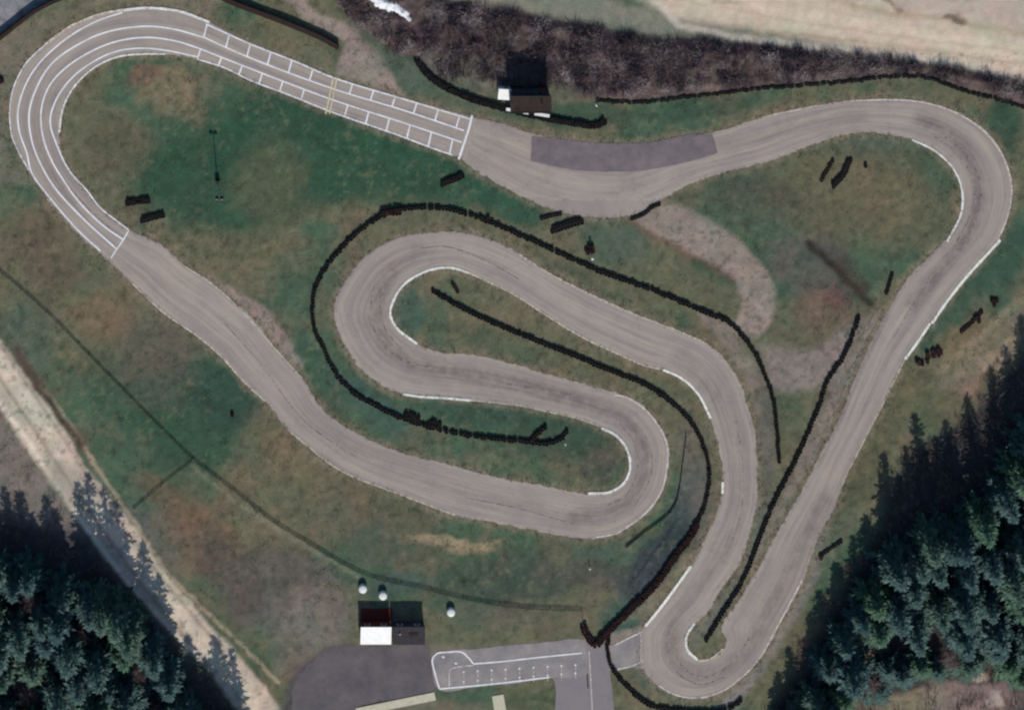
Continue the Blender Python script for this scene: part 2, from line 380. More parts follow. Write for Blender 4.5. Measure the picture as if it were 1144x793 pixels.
for e in [(340,165,150,66,DG,1.0,0,.75),(255,205,115,58,DG,.95,0,.7),(440,200,90,40,DG,.7),(470,190,80,38,DG,.85,15),(560,222,55,20,(40,78,62),.9,28),(35,375,40,50,TE,.5),(150,440,70,45,DG,.45,40),(215,470,60,70,DG,.75,30),
 (255,440,40,45,(44,70,62),.7),(640,130,90,16,(46,76,60),.8),(790,122,70,12,(52,76,60),.7,-12),(1120,150,24,45,(44,74,58),.9),(1115,290,30,60,(50,80,66),.9,30),(1060,350,16,60,(50,80,66),.8,38),
 (560,462,110,16,(50,76,64),.85,8),(410,450,60,18,TE,.9,38),(360,420,15,50,(52,80,66),.6,-25),(620,487,70,26,(50,72,60),.7),(690,620,70,28,TE,.7),(560,650,90,34,(54,70,64),.7),(700,690,40,30,TE,.9,-40),
 (960,165,70,14,TE,.7,-5),(1045,205,28,60,(62,84,66),.8),(800,292,46,24,DG,.55,35),(690,268,50,22,TE,.6,20),(462,345,24,28,TE,.8),(560,390,60,14,(62,82,64),.6,15),(350,470,14,40,OL,.6,-35),
 (620,300,120,14,(66,82,68),.5,24),(870,450,30,40,(66,84,64),.6),(880,190,80,14,(62,82,64),.6,-12),(955,225,105,62,(92,91,70),.9,10),(1000,180,40,16,(70,84,66),.5),(965,480,22,80,(88,94,66),.9,28),(830,215,50,20,(70,78,66),.5),(660,760,20,30,OL,.5),(600,785,40,16,(72,84,62),.9),(740,765,40,16,TE,.7,25),
 (185,100,34,24,TN,.75),(162,86,20,13,(112,86,72),.7),(200,120,30,16,(116,108,84),.5),(300,205,45,60,OL,.55),(130,170,45,40,(82,82,66),.6),(60,250,50,35,(92,84,68),.7),(118,355,40,30,(112,94,74),.7),
 (50,290,50,25,(90,80,68),.6,30),(180,400,50,60,(86,80,74),.5),(235,600,65,34,(106,84,68),.75,45),(180,555,40,20,(98,82,66),.6,50),(310,490,40,55,(108,94,74),.6,-30),(430,565,70,24,(96,86,70),.6,22),
 (505,602,55,10,(136,122,96),.65,8),(420,600,80,28,(84,82,72),.5,20),(320,660,70,50,(86,82,80),.75),(345,690,60,30,(98,96,94),.6),(260,640,30,60,(76,74,72),.6,-30),(650,640,60,18,(76,76,72),.7),
 (990,210,60,34,(98,92,72),.7,10),(905,300,60,36,(84,80,78),.7,30),(920,345,44,26,(104,82,72),.6,20),(850,230,70,30,(78,78,66),.5),(900,390,50,26,(92,90,74),.6),(930,290,35,12,(76,70,70),.5,45),
 (1090,385,46,34,(110,98,72),.7,-30),(1035,440,40,36,OL,.8),(975,510,20,70,(84,86,66),.8,30),(950,560,18,40,(80,86,66),.8,30),(1100,398,50,9,(158,140,114),.75,-35),(1085,425,22,18,(132,104,92),.7,-50),
 (120,620,90,60,(92,88,96),.5),(440,655,50,16,(66,84,80),.6),(480,735,20,20,(96,84,72),.5),(560,690,90,12,(92,90,80),.5),(470,770,24,12,(96,72,64),.6),(540,560,60,8,(96,88,74),.4,12),
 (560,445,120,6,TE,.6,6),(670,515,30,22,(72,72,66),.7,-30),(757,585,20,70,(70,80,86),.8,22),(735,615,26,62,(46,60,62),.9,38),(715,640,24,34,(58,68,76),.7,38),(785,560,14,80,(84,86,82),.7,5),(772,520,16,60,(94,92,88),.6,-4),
 (800,640,14,60,(84,82,74),.7,35),(848,480,16,90,(98,96,92),.6,-3),(880,470,24,40,(74,84,66),.5)]:
    ell(*e)
# verges, tracks, worn ground and tree shade painted under the woods
pol([(-40,-40),(80,-40),(60,2),(20,24),(-40,62)], (128,130,138), .9, 4)                         # yard beyond the top-left screen
pol([(-40,60),(40,22),(120,-6),(254,-10),(230,20),(160,2),(100,8),(50,36),(22,70),(5,110),(6,160),(30,205),(-40,210)], (112,106,92), .7, 7)
pol([(90,-60),(262,-60),(345,26),(385,50),(375,86),(458,112),(443,96),(430,68),(402,34),(360,18),(330,-10),(330,-60)], (138,126,118), .95, 4)
pol([(300,20),(330,40),(375,60),(372,82),(300,50)], (104,98,78), .6, 6)
pol([(380,20),(470,60),(520,90),(560,118),(520,125),(450,100)], (76,90,76), .7, 8)
BRUSH = [(345,-60),(380,10),(402,30),(440,58),(465,66),(500,92),(540,100),(620,96),(650,108),(700,112),(780,107),(860,96),(950,89),(1003,83),(1040,87),(1100,105),(1150,122),(1400,190),(1400,160),(1144,90),(1060,70),(960,60),(860,49),(760,42),(700,36),(640,24),(560,8),(500,0),(470,-60)]
pol(BRUSH, (76,62,64), .95, 5)
bz = inside(PP, BRUSH); bn = fbm(px, py, 17, 820, 4); bn2 = fbm(px, py, 28, 840, 3)
mixc(bz * sstep(.50, .66, bn), (38,33,46), .8); mixc(bz * sstep(.54, .68, bn2), (92,74,80), .6); mixc(bz * sstep(.56,.7, 1 - bn), (84,80,74), .5)
pol([(470,60),(560,70),(620,80),(650,108),(600,122),(520,110)], (84,88,76), .75, 6)
pol([(500,-2),(560,8),(640,24),(700,36),(760,42),(860,49),(960,60),(920,40),(840,28),(780,18),(700,6),(640,-40),(480,-60)], (118,120,108), .85, 6)
pol([(640,-60),(700,-6),(760,22),(850,34),(930,50),(1000,60),(1144,86),(1500,200),(1600,-400),(700,-400)], (184,171,152), .95, 6)
lin_([(700,-18),(860,14),(1000,38),(1144,60),(1300,90)], 14, (196,182,160), .7, 8)
lin_([(820,30),(900,40),(1000,52),(1144,72)], 2, (160,144,126), .6, 3)
lin_([(760,0),(900,26),(1020,44),(1144,58)], 2, (166,150,132), .5, 3)
lin_([(700,-30),(760,30),(850,46),(960,58),(1060,69),(1144,88),(1300,130)], 5, (196,188,176), .55, 4)
lin_([(880,-20),(940,2),(985,14),(1060,22),(1144,38),(1300,70)], 5, (158,140,118), .7, 5)
lin_([(970,-12),(996,2),(1006,13)], 4, (110,86,68), .8, 3)
pol([(985,-60),(1000,10),(1060,18),(1144,33),(1400,70),(1400,-60)], (166,152,142), .75, 5)
ell(1072,18,14,7,(96,80,66),.8); ell(810,-2,20,4,(150,140,120),.6)
lin_([(840,40),(900,40),(960,47)], 2, (150,128,108), .5, 3)
ROADL = [(-40,325),(-5,372),(20,408),(45,440),(70,478),(95,521),(125,556),(152,590),(180,632),(228,690),(262,728),(290,760),(312,790),(350,850),(300,850),(262,790),(228,742),(180,696),(130,640),(85,578),(50,530),(25,495),(0,455),(-40,400)]
pol([(-60,380),(0,450),(80,575),(180,690),(290,850),(100,900),(-60,900)], (112,104,100), .85, 8)
pol([(-60,560),(100,600),(170,700),(290,820),(290,900),(-60,900)], (46,46,56), .85, 14)  # left wood floor painted darker and bluish to deepen the tree shadows
pol(ROADL, (178,167,151), .97, 3)
lin_([(-5,400),(35,455),(75,515),(110,570),(170,650),(240,735),(300,810)], 11, (194,184,165), .6, 5, PP)
lin_([(5,392),(45,450),(85,512),(120,565),(180,645),(250,728)], 2.6, (138,126,111), .7, 2, PP)
lin_([(-8,412),(25,460),(65,520),(100,572),(160,655),(232,742)], 2.6, (138,126,111), .7, 2, PP)
lin_([(-10,440),(30,490),(62,540),(95,588),(150,660),(225,738)], 3, (208,196,178), .8, 3, PP)
lin_([(60,470),(95,525),(140,585)], 2.5, (168,154,140), .7, 3)
lin_([(45,430),(70,460),(93,498),(143,572),(185,636),(228,681),(265,715),(310,762)], 3, (152,140,118), .8, 2)
lin_([(18,392),(40,425),(70,470),(92,500)], 7, (76,58,52), .8, 4)
lin_([(215,520),(262,560),(306,588),(386,636),(404,648)], 3, (132,130,112), .35, 3)  # pale line painted on the ground for light caught by the fence's top rail
lin_([(120,400),(90,420)], 3, (60,56,50), .2, 4)
GRAV = [(738,228),(760,230),(780,238),(806,254),(835,276),(857,300),(866,325),(866,345),(860,362),(845,376),(830,378),(815,366),(826,350),(829,330),(820,312),(795,294),(765,281),(735,266),(712,252),(700,243)]
pol(GRAV, (132,121,113), .95, 4)
lin_([(703,246),(735,268),(765,283),(795,296),(820,314)], 5, (98,72,62), .5, 5)
pol([(850,385),(905,392),(950,362),(962,360),(935,425),(880,440),(860,430)], (124,115,112), .85, 8)
pol([(775,345),(815,362),(850,420),(842,440),(812,392)], (120,112,104), .8, 5)
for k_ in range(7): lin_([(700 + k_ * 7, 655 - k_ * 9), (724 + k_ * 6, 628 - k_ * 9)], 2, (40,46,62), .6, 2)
lin_([(905,272),(925,292),(945,312),(972,340)], 5, (40,36,34), .9, 5)
lin_([(940,300),(962,322)], 16, (62,52,42), .6, 8)
ell(930,330,26,13,(98,72,70),.6,30)
pol([(962,358),(985,345),(975,375),(950,430),(905,520),(850,620),(800,700),(786,700),(830,640),(870,560),(905,480),(930,430)], (120,112,104), .75, 5)
pol([(846,560),(862,560),(812,680),(782,716),(776,730),(766,715),(778,696),(805,668),(830,628)], (92,98,90), .85, 3)
pol([(206,298),(262,322),(300,346),(325,380),(338,412),(330,415),(296,376),(262,340)], (134,122,116), .85, 4)
pol([(905,600),(925,590),(915,640),(890,690),(850,755),(830,780),(820,793),(790,800),(846,740),(875,695)], (118,114,112), .85, 5)
ell(350,690,34,34,(112,106,98),.7); ell(325,720,24,30,(104,98,92),.6); ell(365,660,20,30,(100,96,88),.5); ell(75,545,40,30,(120,112,108),.5); ell(508,600,46,7,(146,132,104),.6,8)
pol([(925,575),(960,575),(935,625),(910,640)], (84,92,78), .6, 6)
pol([(1000,530),(1035,495),(1075,470),(1115,430),(1144,395),(1300,350),(1300,900),(840,900),(868,785),(915,712),(945,650),(985,590)], (46,47,56), .85, 10)  # tree shade put into the colour of the right wood's floor
pol([(935,800),(965,760),(962,728),(945,712),(950,695),(975,705),(990,725),(985,752),(960,775),(950,800)], (150,132,108), .85, 6)
ell(1010,785,60,14,(122,114,92),.8); ell(1090,782,60,18,(128,108,104),.85); ell(1100,758,16,7,(165,150,138),.8); ell(1112,786,10,7,(170,155,148),.7); ell(1050,765,12,16,(112,112,98),.7)
pol([(1040,430),(1075,400),(1144,340),(1144,362),(1105,408),(1070,440)], (112,104,90), .6, 6)
lin_([(1050,415),(1085,385),(1110,362),(1144,330)], 5, (140,126,104), .5, 7)
pol([(312,793),(330,745),(372,718),(400,722),(480,726),(486,760),(440,800),(420,860),(300,860)], (74,70,76), .9, 7)
nb_ = fbm(px, py, 5, 870, 3); mixc(sstep(.62, .72, nb_) * sstep(.4, .6, fbm(px, py, 40, 880)) * ((py > 60) | (px < 420)), (122,114,86), .26)
mixc(sstep(.60, .72, 1 - nb_) * ((py > 60) | (px < 420)), (50,58,48), .4)
pol([(476,719),(529,724),(560,720),(650,714),(655,730),(520,745),(480,735)], (112,104,98), .7, 5)
pol([(404,796),(430,789),(488,780),(560,790),(620,800),(600,900),(400,900)], (118,106,92), .5, 6)
pol([(680,708),(716,700),(724,697),(712,716),(700,740),(690,746),(680,740)], (128,116,108), .9, 3)
pol([(700,690),(760,625),(775,620),(728,690)], (126,116,96), .5, 6)
# dusty dry margins along the asphalt
dL = dist_poly(PP, Lc, True); dR = dist_poly(PP, Rc, True); dE = np.minimum(dL, dR)
nn_ = fbm(px, py, 9, 600)
mixc((1 - sstep(1, 9, dE + (nn_ - .5) * 10)), (122,112,94), .62)
# thin rank-grass strip under the fence lines
wild = 1 + (fbm(px, py, 6, 700) - .5) * .35
hn = fbm(px, py, 11, 740, 4) - .5; hm = fbm(px + py * .6, py, 22, 760, 3) - .5
mk = ((py > 60) | (px < 420))[:, None]
C = C * np.where(mk, 1 + np.stack([hn * .50 + hm * .2, hn * .34 + hm * .1, hn * .38], 1), 1)
C = C * wild[:, None]
lum_ = (C @ np.array([.3, .59, .11]))[:, None]; C = np.clip((lum_ + (C - lum_) * 0.84) * np.array([1.05, 1.0, .95]), .004, .85)
# relief: bank of brush beside the road, tiny undulation elsewhere but flat under the asphalt
Z = np.zeros(len(gx))
ib = inside(PP, BRUSH); db = dist_poly(PP, BRUSH, True)
Z += np.where(ib, sstep(0, 14, db) * (0.55 + 1.1 * (fbm(px, py, 10, 800) - .4)), 0)
allr = inside(PP, Lc)
Z += sstep(6, 25, np.minimum(dE, 60)) * (fbm(px, py, 40, 900) - .5) * 0.30 * ((py < 690) & (py > 0)) * (np.abs(px - 572) < 560) * (~(inside(PP, Lc) & ~inside(PP, Rc)))
Z[(py > 690) | ((px > 560) & (px < 680) & (py > 90) & (py < 150))] *= 0
far_m = (np.abs(gx) > 96) | (np.abs(gy) > 69)
nx, ny = len(xs), len(ys)
ii = np.arange(nx * ny).reshape(ny, nx)
Fg = np.stack([ii[:-1, :-1].ravel(), ii[:-1, 1:].ravel(), ii[1:, 1:].ravel(), ii[1:, :-1].ravel()], 1)
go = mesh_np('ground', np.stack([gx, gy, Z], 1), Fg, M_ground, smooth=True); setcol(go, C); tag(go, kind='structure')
GZ = Z.reshape(ny, nx)
def gz(x, y):
    i = int(np.clip(np.searchsorted(xs, x), 0, nx - 1)); j = int(np.clip(np.searchsorted(ys, y), 0, ny - 1)); return float(GZ[j, i])

# ------------------------------------------------------------------ the track
Lj = spline(L_EDGE, 2.2, True, 0.6); Rj = spline(R_EDGE, 2.2, True, 0.6)
trk, TV = fill_px('race_track', Lj, [Rj], 0.030, M_track, grid=4.0)
tag(trk, kind='structure')
tl = dist_poly(TV, Lc, True); tr = dist_poly(TV, Rc, True)
mid = []
for p in Lc[::2]:
    q = Rc[np.argmin(((Rc - p) ** 2).sum(1))]; mid.append((p + q) / 2)
mid = np.array(mid); cum = np.concatenate([[0], np.cumsum(np.linalg.norm(np.diff(mid, axis=0), axis=1))])
# running length along the lap, interpolated from the nearest middle points
Sx = np.zeros(len(TV))
for i in range(0, len(TV), 2000):
    d2 = ((TV[i:i + 2000, None] - mid[None]) ** 2).sum(2); wgt = np.exp(-(d2 - d2.min(1)[:, None]) / 60.0); Sx[i:i + 2000] = (wgt * cum).sum(1) / wgt.sum(1)
def wearline(line, wd):
    d = dist_poly(TV, spline(line, 4)); return np.exp(-(d / wd) ** 2)
wear = np.zeros(len(TV))
for ln, wd, s in [([(440,300),(424,330),(420,358),(434,388),(460,405),(500,415),(560,425),(640,445)], 11, .75), ([(470,280),(440,300)], 9, .5), ([(640,445),(690,465),(715,490),(720,525),(706,555),(680,572),(640,578)], 10, .7),
   ([(1030,135),(1060,150),(1085,180),(1094,215),(1088,250),(1060,290),(1020,340)], 9, .75), ([(760,395),(800,440),(822,490),(826,540),(820,590),(790,640),(752,690)], 10, .35),
   ([(752,700),(750,725),(770,750),(800,752),(830,730),(870,660),(920,560)], 11, .6), ([(600,562),(500,545),(400,505),(340,460)], 12, .25), ([(700,185),(800,165),(900,140),(960,132)], 8, .3),
   ([(62,110),(46,125),(40,150),(50,180),(80,225)], 8, .35), ([(980,350),(940,440),(900,530)], 3, .55), ([(992,352),(955,430),(915,520)], 2.5, .45), ([(850,575),(835,620),(810,660)], 3, .4), ([(828,480),(836,540),(826,590)],2.5,.4)]:
    wear = np.maximum(wear, s * wearline(ln, wd))
setcol(trk, np.stack([tl / (tl + tr + 1e-3), Sx * S / 100 * 10 / 10, wear], 1), 'UVc')

patch = [(594,152),(620,154.5),(640,157),(666,160),(719,160),(745,155),(770,150),(796,150),(802,171),(780,178),(756,184),(730,189),(706,192),(666,192),(640,190),(615,185),(593,180)]
o, _ = fill_px('resurfaced_patch', np.concatenate([np.linspace(a, b, 8)[:-1] + rng.normal(0, .18, (7, 2)) for a, b in zip(np.array(patch), np.roll(np.array(patch), -1, 0))]), [], 0.042, M_newasp); tag(o, kind='structure')
o, _ = fill_px('paddock_yard', spline([(333,810),(326,778),(336,752),(352,737),(362,727),(380,720),(403,722),(440,722),(476,720),(481,733),(487,772),(460,781),(402,790),(398,830)], 2, True, .8), [], 0.012, M_padd); tag(o, kind='structure')
o, _ = fill_px('drive_way', spline([(640,716),(651,714),(674,719),(680,742),(680,850),(621,850),(621,770),(617,757),(560,763),(560,741)], 4, True, .3), [], 0.018, M_drive); tag(o, kind='structure')
o, _ = fill_px('holding_area', spline([(483,737),(490,729),(513,725),(529,725),(560,721),(600,718),(652,715),(655,726),(658,752),(614,757),(560,763.5),(530,767),(491,770)], 3, True, .2), [], 0.026, M_park); tag(o, kind='structure')
o, _ = fill_px('pit_link', [(676,722),(687,719),(703,711),(716,703),(722,700),(722,748),(706,745),(690,749),(679,748)], [], 0.022, M_park); tag(o, kind='structure')

def ribbon(name, line, width, z0, mat, h=0.0, step=3, closed=False, smoothed=True, dash=None, jit=0.0, parent=None, kind='structure'):
    P = spline(line, step, closed) if smoothed else np.array(line, float)
    W = np.stack([(P[:, 0] - 572) * S, (396.5 - P[:, 1]) * S], 1)
    T = np.gradient(W, axis=0) if not closed else (np.roll(W, -1, 0) - np.roll(W, 1, 0))
    T /= np.linalg.norm(T, axis=1)[:, None] + 1e-9; Nn = np.stack([-T[:, 1], T[:, 0]], 1)
    wd = width * S / 2 * (1 + (rng.normal(0, jit, len(W)) if jit else 0)); wd = np.broadcast_to(wd, (len(W),))[:, None]
    A = W + Nn * wd; B = W - Nn * wd; n = len(W); V = []; F = []
    for i in range(n): V += [(A[i][0], A[i][1], z0 + h), (B[i][0], B[i][1], z0 + h)]
    if h:
        for i in range(n): V += [(A[i][0], A[i][1], 0.0), (B[i][0], B[i][1], 0.0)]
    cnt = n if closed else n - 1
    for i in range(cnt):
        j = (i + 1) % n
        F.append((2 * i, 2 * i + 1, 2 * j + 1, 2 * j))
        if h:
            F.append((2 * n + 2 * i, 2 * i, 2 * j, 2 * n + 2 * j)); F.append((2 * i + 1, 2 * n + 2 * i + 1, 2 * n + 2 * j + 1, 2 * j + 1))
    if h and not closed:
        F.append((0, 2 * n, 2 * n + 1, 1)); m = n - 1; F.append((2 * m, 2 * m + 1, 2 * n + 2 * m + 1, 2 * n + 2 * m))
    o = mesh_np(name, V, F, mat, parent)
    if kind: tag(o, kind=kind)
    return o
ZL = 0.056
# lane lines of the banked-looking west bend
ribbon('lane_line', [(137,14),(110,23),(85,36),(62,53),(42,73),(28,96),(20,125),(22,148),(30,171),(35,192),(55,220),(88,258),(112,280)], 1.7, ZL, M_white)
ribbon('lane_line', [(228,42),(190.6,32),(159,29.6),(119,36),(87,50),(58,71),(41,98),(32.5,127),(36,159),(47.7,188),(63,212),(92.7,244),(130,278)], 1.8, ZL, M_white)
ribbon('lane_line', [(222,54),(196,46),(164,42),(132,46),(103,57),(72,77),(54,98),(46,124),(48,153),(58,180),(70,200),(87,224),(114,251),(138,268)], 1.8, ZL, M_white)
ribbon('lane_line', [(220,63.5),(183,56),(159,54),(132,57),(106,68),(79.5,88),(62,113),(56,136),(63.5,162),(77,190),(98,214),(111,231),(144,257)], 1.7, ZL, M_white)
ribbon('lane_line', [(144,257),(137.7,268),(130,279),(124,288)], 1.5, ZL + .004, M_white, smoothed=False)
# starting grid
ribbon('grid_line', [(228,42),(280,65),(372.7,99.5),(450,123),(518.5,146)], 1.6, ZL, M_white)
ribbon('grid_line', [(222,54),(280,77),(372.7,112),(450,137),(516,159)], 1.6, ZL, M_white)
ribbon('grid_line', [(230,27),(280,49.5),(330,69),(372.7,87),(460,113.5),(525,133)], 1.6, ZL, M_white)
ribbon('grid_line', [(220,66),(251,76),(280,90),(320,105),(372.7,126),(439,149),(490,168),(505,173)], 1.6, ZL, M_white)
def yon(line, x):
    P = np.array(line, float); return float(np.interp(x, P[:, 0], P[:, 1]))
OUT = [(228,27),(280,49.5),(330,69),(372.7,87),(460,113.5),(525,133)]; G1 = [(228,42),(280,65),(372.7,99.5),(450,123),(518.5,146)]
G2 = [(222,54),(280,77),(372.7,112),(450,137),(516,159)]; INN = [(220,66),(251,76),(280,90),(320,105),(372.7,126),(439,149),(490,168),(505,173)]
for x in [229.5,254.5,278,301,324.5,348,392.5,416,440,464,488,511.7]:
    ribbon('grid_line', [(x + 1.6, yon(OUT, x + 1.6)), (x - 2.2, yon(G1, x - 2.2))], 1.7, ZL + .004, M_white, smoothed=False)
for x in [222,245.5,268.5,291,314,338,386.5,410,433,456,480,503.7]:
    ribbon('grid_line', [(x + 2, yon(G2, x + 2)), (x - 1.6, yon(INN, x - 1.6))], 1.7, ZL + .004, M_white, smoothed=False)
for dx in (-1.6, 2.6):
    ribbon('finish_line', [(374 + dx, 86), (365.5 + dx, 127)], 1.5, ZL + .006, M_yellow, smoothed=False)
ribbon('start_line', [(527.5,129),(524,143),(518.5,160),(512.5,178)], 2.4, ZL + .006, M_white)
# kerbs (raised, chipped paint) and edge paint
def kerb(line, wd, mat=M_kerb, h=0.07): return ribbon('kerb', line, wd, 0.05, mat, h=h - 0.05 + 0.02, jit=0.08)
kerb([(1117.5,268),(1100,287),(1082,306.5),(1060,334),(1041,361)], 3.0)
kerb([(1039,361),(1030,375),(1020,389),(1011,401)], 3.0, M_kerb)
kerb([(1019,156),(1045,169),(1064,187),(1074,209),(1074,237),(1058,270)], 2.2, M_kerbw)
kerb([(524,305),(507,299.5),(486.5,300),(465,308),(449,320),(439,337),(436,351),(444,367),(466,384)], 2.6, M_kerbw)
kerb([(450,440),(470,443),(490,444),(526,447)], 2.6, M_kerbw)
kerb([(741,413),(761,422),(780,440),(794,467)], 2.5)
kerb([(672,478),(688,486),(700,501),(704,520),(698,538),(682,549),(657,551)], 2.6, M_kerbw)
kerb([(772,632),(748,665),(735,682),(721,699)], 3.0)
kerb([(776,696),(767,710),(768,725),(779,736)], 2.5, M_kerbw)
kerb([(53,47.7),(66,38),(79.5,29),(95,22),(111,16),(137.7,11)], 2.6, M_cream)
kerb([(138,11.5),(164,9),(201,13),(234,25)], 2.8, M_kerbw)
kerb([(185,60.5),(159,60.5),(132,63.5),(106,75),(82,98),(70,122),(66,148)], 2.0, M_kerbw)
kerb([(807.5,538),(807,551)], 2.4, M_kerb)
for ln, wd, m in [([(950,112.5),(1008,112),(1042,117),(1074,129),(1102,149),(1121,176),(1129,201),(1130,220),(1125,243),(1115,268)], 1.4, M_thin),
    ([(735,765),(756,776),(780,779),(806,772),(825,759),(847,737),(872,693),(896,648)], 1.4, M_thin), ([(686,441),(698,443),(718,455),(736,476),(745.5,498),(745,522),(739,548),(722,572),(702,587.5),(687,596),(666,600)], 1.4, M_thin),
    ([(10.5,127),(14.5,100),(29,71),(53,47.7)], 1.4, M_white), ([(10.5,127),(13,151),(22,172),(32,190)], 1.3, M_white),
    ([(296,448),(270,424),(249,400),(220,375),(185,351),(148,317)], 1.4, M_cream), ([(741,413),(719,408),(692,396),(653,378),(613,354),(576,330),(550,317),(524,305)], 1.4, M_cream),
    ([(526,447),(580,453),(613,460),(647,468),(669,476)], 1.0, M_cream), ([(508,575),(444,551),(380,525),(325,483)], 1.2, M_cream), ([(206,297),(238,318),(265,342),(309,391),(336,421)], 1.0, M_cream),
    ([(912,118),(890,123),(860,129)], 1.0, M_cream), ([(1011,401),(989,446),(973,477),(950,522)], 1.0, M_cream), ([(790,384),(761,371),(719,355),(671,334),(613,305),(580,284)], 1.0, M_cream),
    ([(687,720),(703,712),(718,705)], 1.5, M_thin), ([(690,747),(704,744),(718,738)], 1.5, M_thin), ([(716,706),(716,740)], 0.8, M_thin), ([(766,726),(778,737),(790,737),(800,731),(808,724)], 1.6, M_cream)]:
    ribbon('edge_line', ln, wd, 0.046, m)
for ln, wd in [([(1040,150),(1070,172),(1088,205),(1084,240),(1066,275)], 1.1), ([(1052,150),(1080,174),(1096,208),(1090,245),(1072,280)], 1.0), ([(1046,300),(1020,340),(998,378)], .9), ([(418,320),(414,348),(424,380),(450,402),(490,412)], 1.1),
    ([(430,306),(424,335),(430,366),(448,390)], .9), ([(470,277),(500,276),(540,290),(580,312)], .9), ([(690,470),(708,494),(712,524),(700,552),(676,566)], 1.0), ([(716,478),(728,505),(726,535),(708,566)], .9),
    ([(985,352),(958,400),(930,465),(905,520)], 1.0), ([(976,352),(950,398),(922,460)], .8), ([(755,712),(758,738),(782,756),(812,745),(838,712)], 1.1), ([(748,705),(750,742),(780,764),(814,754)], .9), ([(822,470),(830,520),(826,580),(806,630)], 1.0),
    ([(250,360),(290,405),(340,470),(400,512)], .9), ([(640,441),(600,434),(560,428)], .8), ([(56,175),(72,202),(96,230),(130,262)], .8), ([(640,585),(580,568),(520,556)], .8)]:
    ribbon('rubber_mark', ln, wd, 0.0505, M_rubber, jit=.15)
# holding-area markings
ribbon('parking_line', [(529,741),(560,738.5),(600,734),(650,729)], 1.5, ZL, M_white)
ribbon('parking_line', [(529,741),(524,735),(516,728),(500,728),(488,729.5),(483,736),(486,752),(491,769)], 1.6, ZL, M_white)
ribbon('parking_line', [(491,769),(530,765.5),(560,762.5),(614,756)], 1.6, ZL, M_white)
ribbon('parking_line', [(529,742.5),(508,745),(503,747),(502,766)], 1.0, ZL, M_thin)
ribbon('parking_line', [(658,726),(660,760),(662,800)], 0.9, ZL, M_thin)
ribbon('parking_line', [(656,752),(657,768)], 1.3, ZL, M_tyre)
for k in range(9):
    x = 518 + 15.6 * k
    for yy in (750 - (x - 518) * .062, 761 - (x - 518) * .078):
        if yy > 760.8 - (x - 518) * 0.078 and x > 640: pass
        ribbon('bay_mark', [(x - .9, yy), (x + .9, yy)], 1.8, ZL, M_white, smoothed=False)
        ribbon('bay_mark', [(x + .1, yy), (x + .3, yy + 7)], 0.5, ZL - .004, M_thin, smoothed=False)
for x, y in ((495,733),(509,740)): ribbon('bay_mark', [(x - 1, y), (x + 1.4, y + 1)], 2.0, ZL, M_white, smoothed=False)
ribbon('paved_strip', [(398,795),(432,788),(486,777)], 9, 0.03, M_sandc, h=0.08)
ribbon('paved_strip', [(556,776),(560,800)], 13, 0.03, M_sandc, h=0.08)

# ------------------------------------------------------------------ tyre barriers
def stack_np(r, h, n=12, layers=3):
    prof = []
    lh = h / layers
    for i in range(layers):
        z = i * lh; prof += [(r * .88, z + .01 * lh), (r, z + .3 * lh), (r, z + .7 * lh), (r * .88, z + .99 * lh)]
    prof += [(r * .62, h * .995), (r * .5, h - .35 * lh), (r * .5, h - lh)]
    V = []; F = []
    for (rr, z) in prof:
        for k in range(n):
            a = 2 * math.pi * k / n; V.append((rr * math.cos(a), rr * math.sin(a), z))
    m = len(prof)
    for i in range(m - 1):
        for k in range(n): F.append((i * n + k, i * n + (k + 1) % n, (i + 1) * n + (k + 1) % n, (i + 1) * n + k))
    base = (m - 1) * n
    F += [(base, base + k, base + k + 1, base + k + 1) for k in range(1, n - 1)]
    return np.array(V), F
ST_V, ST_F = stack_np(0.33, 0.62)
ST_Q = np.array([f for f in ST_F if len(set(f)) == 4])
def tyre_wall(line, label, rows=1, r=0.33, h=0.62, cat='tyre barrier', mat=None, group='tyre walls round the track', wob=0.05, smooth_=True, name='tyre_barrier'):
    mat = mat or M_tyre
    if rows == 1: r = r * 1.10; h = h * .76
    P = spline(line, 1.0) if smooth_ else spline(line, 1.0)
    W = np.stack([(P[:, 0] - 572) * S, (396.5 - P[:, 1]) * S], 1)
    cum_ = np.concatenate([[0], np.cumsum(np.linalg.norm(np.diff(W, axis=0), axis=1))])
    T = np.gradient(W, axis=0); T /= np.linalg.norm(T, axis=1)[:, None] + 1e-9
    c0 = W[len(W) // 2]; z0 = 0.0
    Vs = []; Fs = []; cnt = 0
    sp = 2 * r * 0.80
    for row in range(rows):
        off = (row - (rows - 1) / 2) * 2 * r * 0.86
        for s in np.arange(r * (row % 2) + r * .5, cum_[-1], sp):
            x = np.interp(s, cum_, W[:, 0]); y = np.interp(s, cum_, W[:, 1]); tx = np.interp(s, cum_, T[:, 0]); ty = np.interp(s, cum_, T[:, 1])
            x += -ty * off + rng.normal(0, wob); y += tx * off + rng.normal(0, wob)
            k = rng.uniform(.9, 1.08); hh = h / 0.62 * (rng.uniform(.85, 1.1) if rng.random() > .1 else .67)
            V = ST_V * np.array([r / 0.33 * k, r / 0.33 * k, hh]) + np.array([x - c0[0], y - c0[1], gz(x, y) - 0.02 ])
            Vs.append(V); Fs.append(ST_Q + cnt); cnt += len(V)
    o = mesh_np(name, np.concatenate(Vs), np.concatenate(Fs), mat, smooth=False)
    o.location = (c0[0], c0[1], z0)
    return tag(o, label, cat, group)
TW = tyre_wall
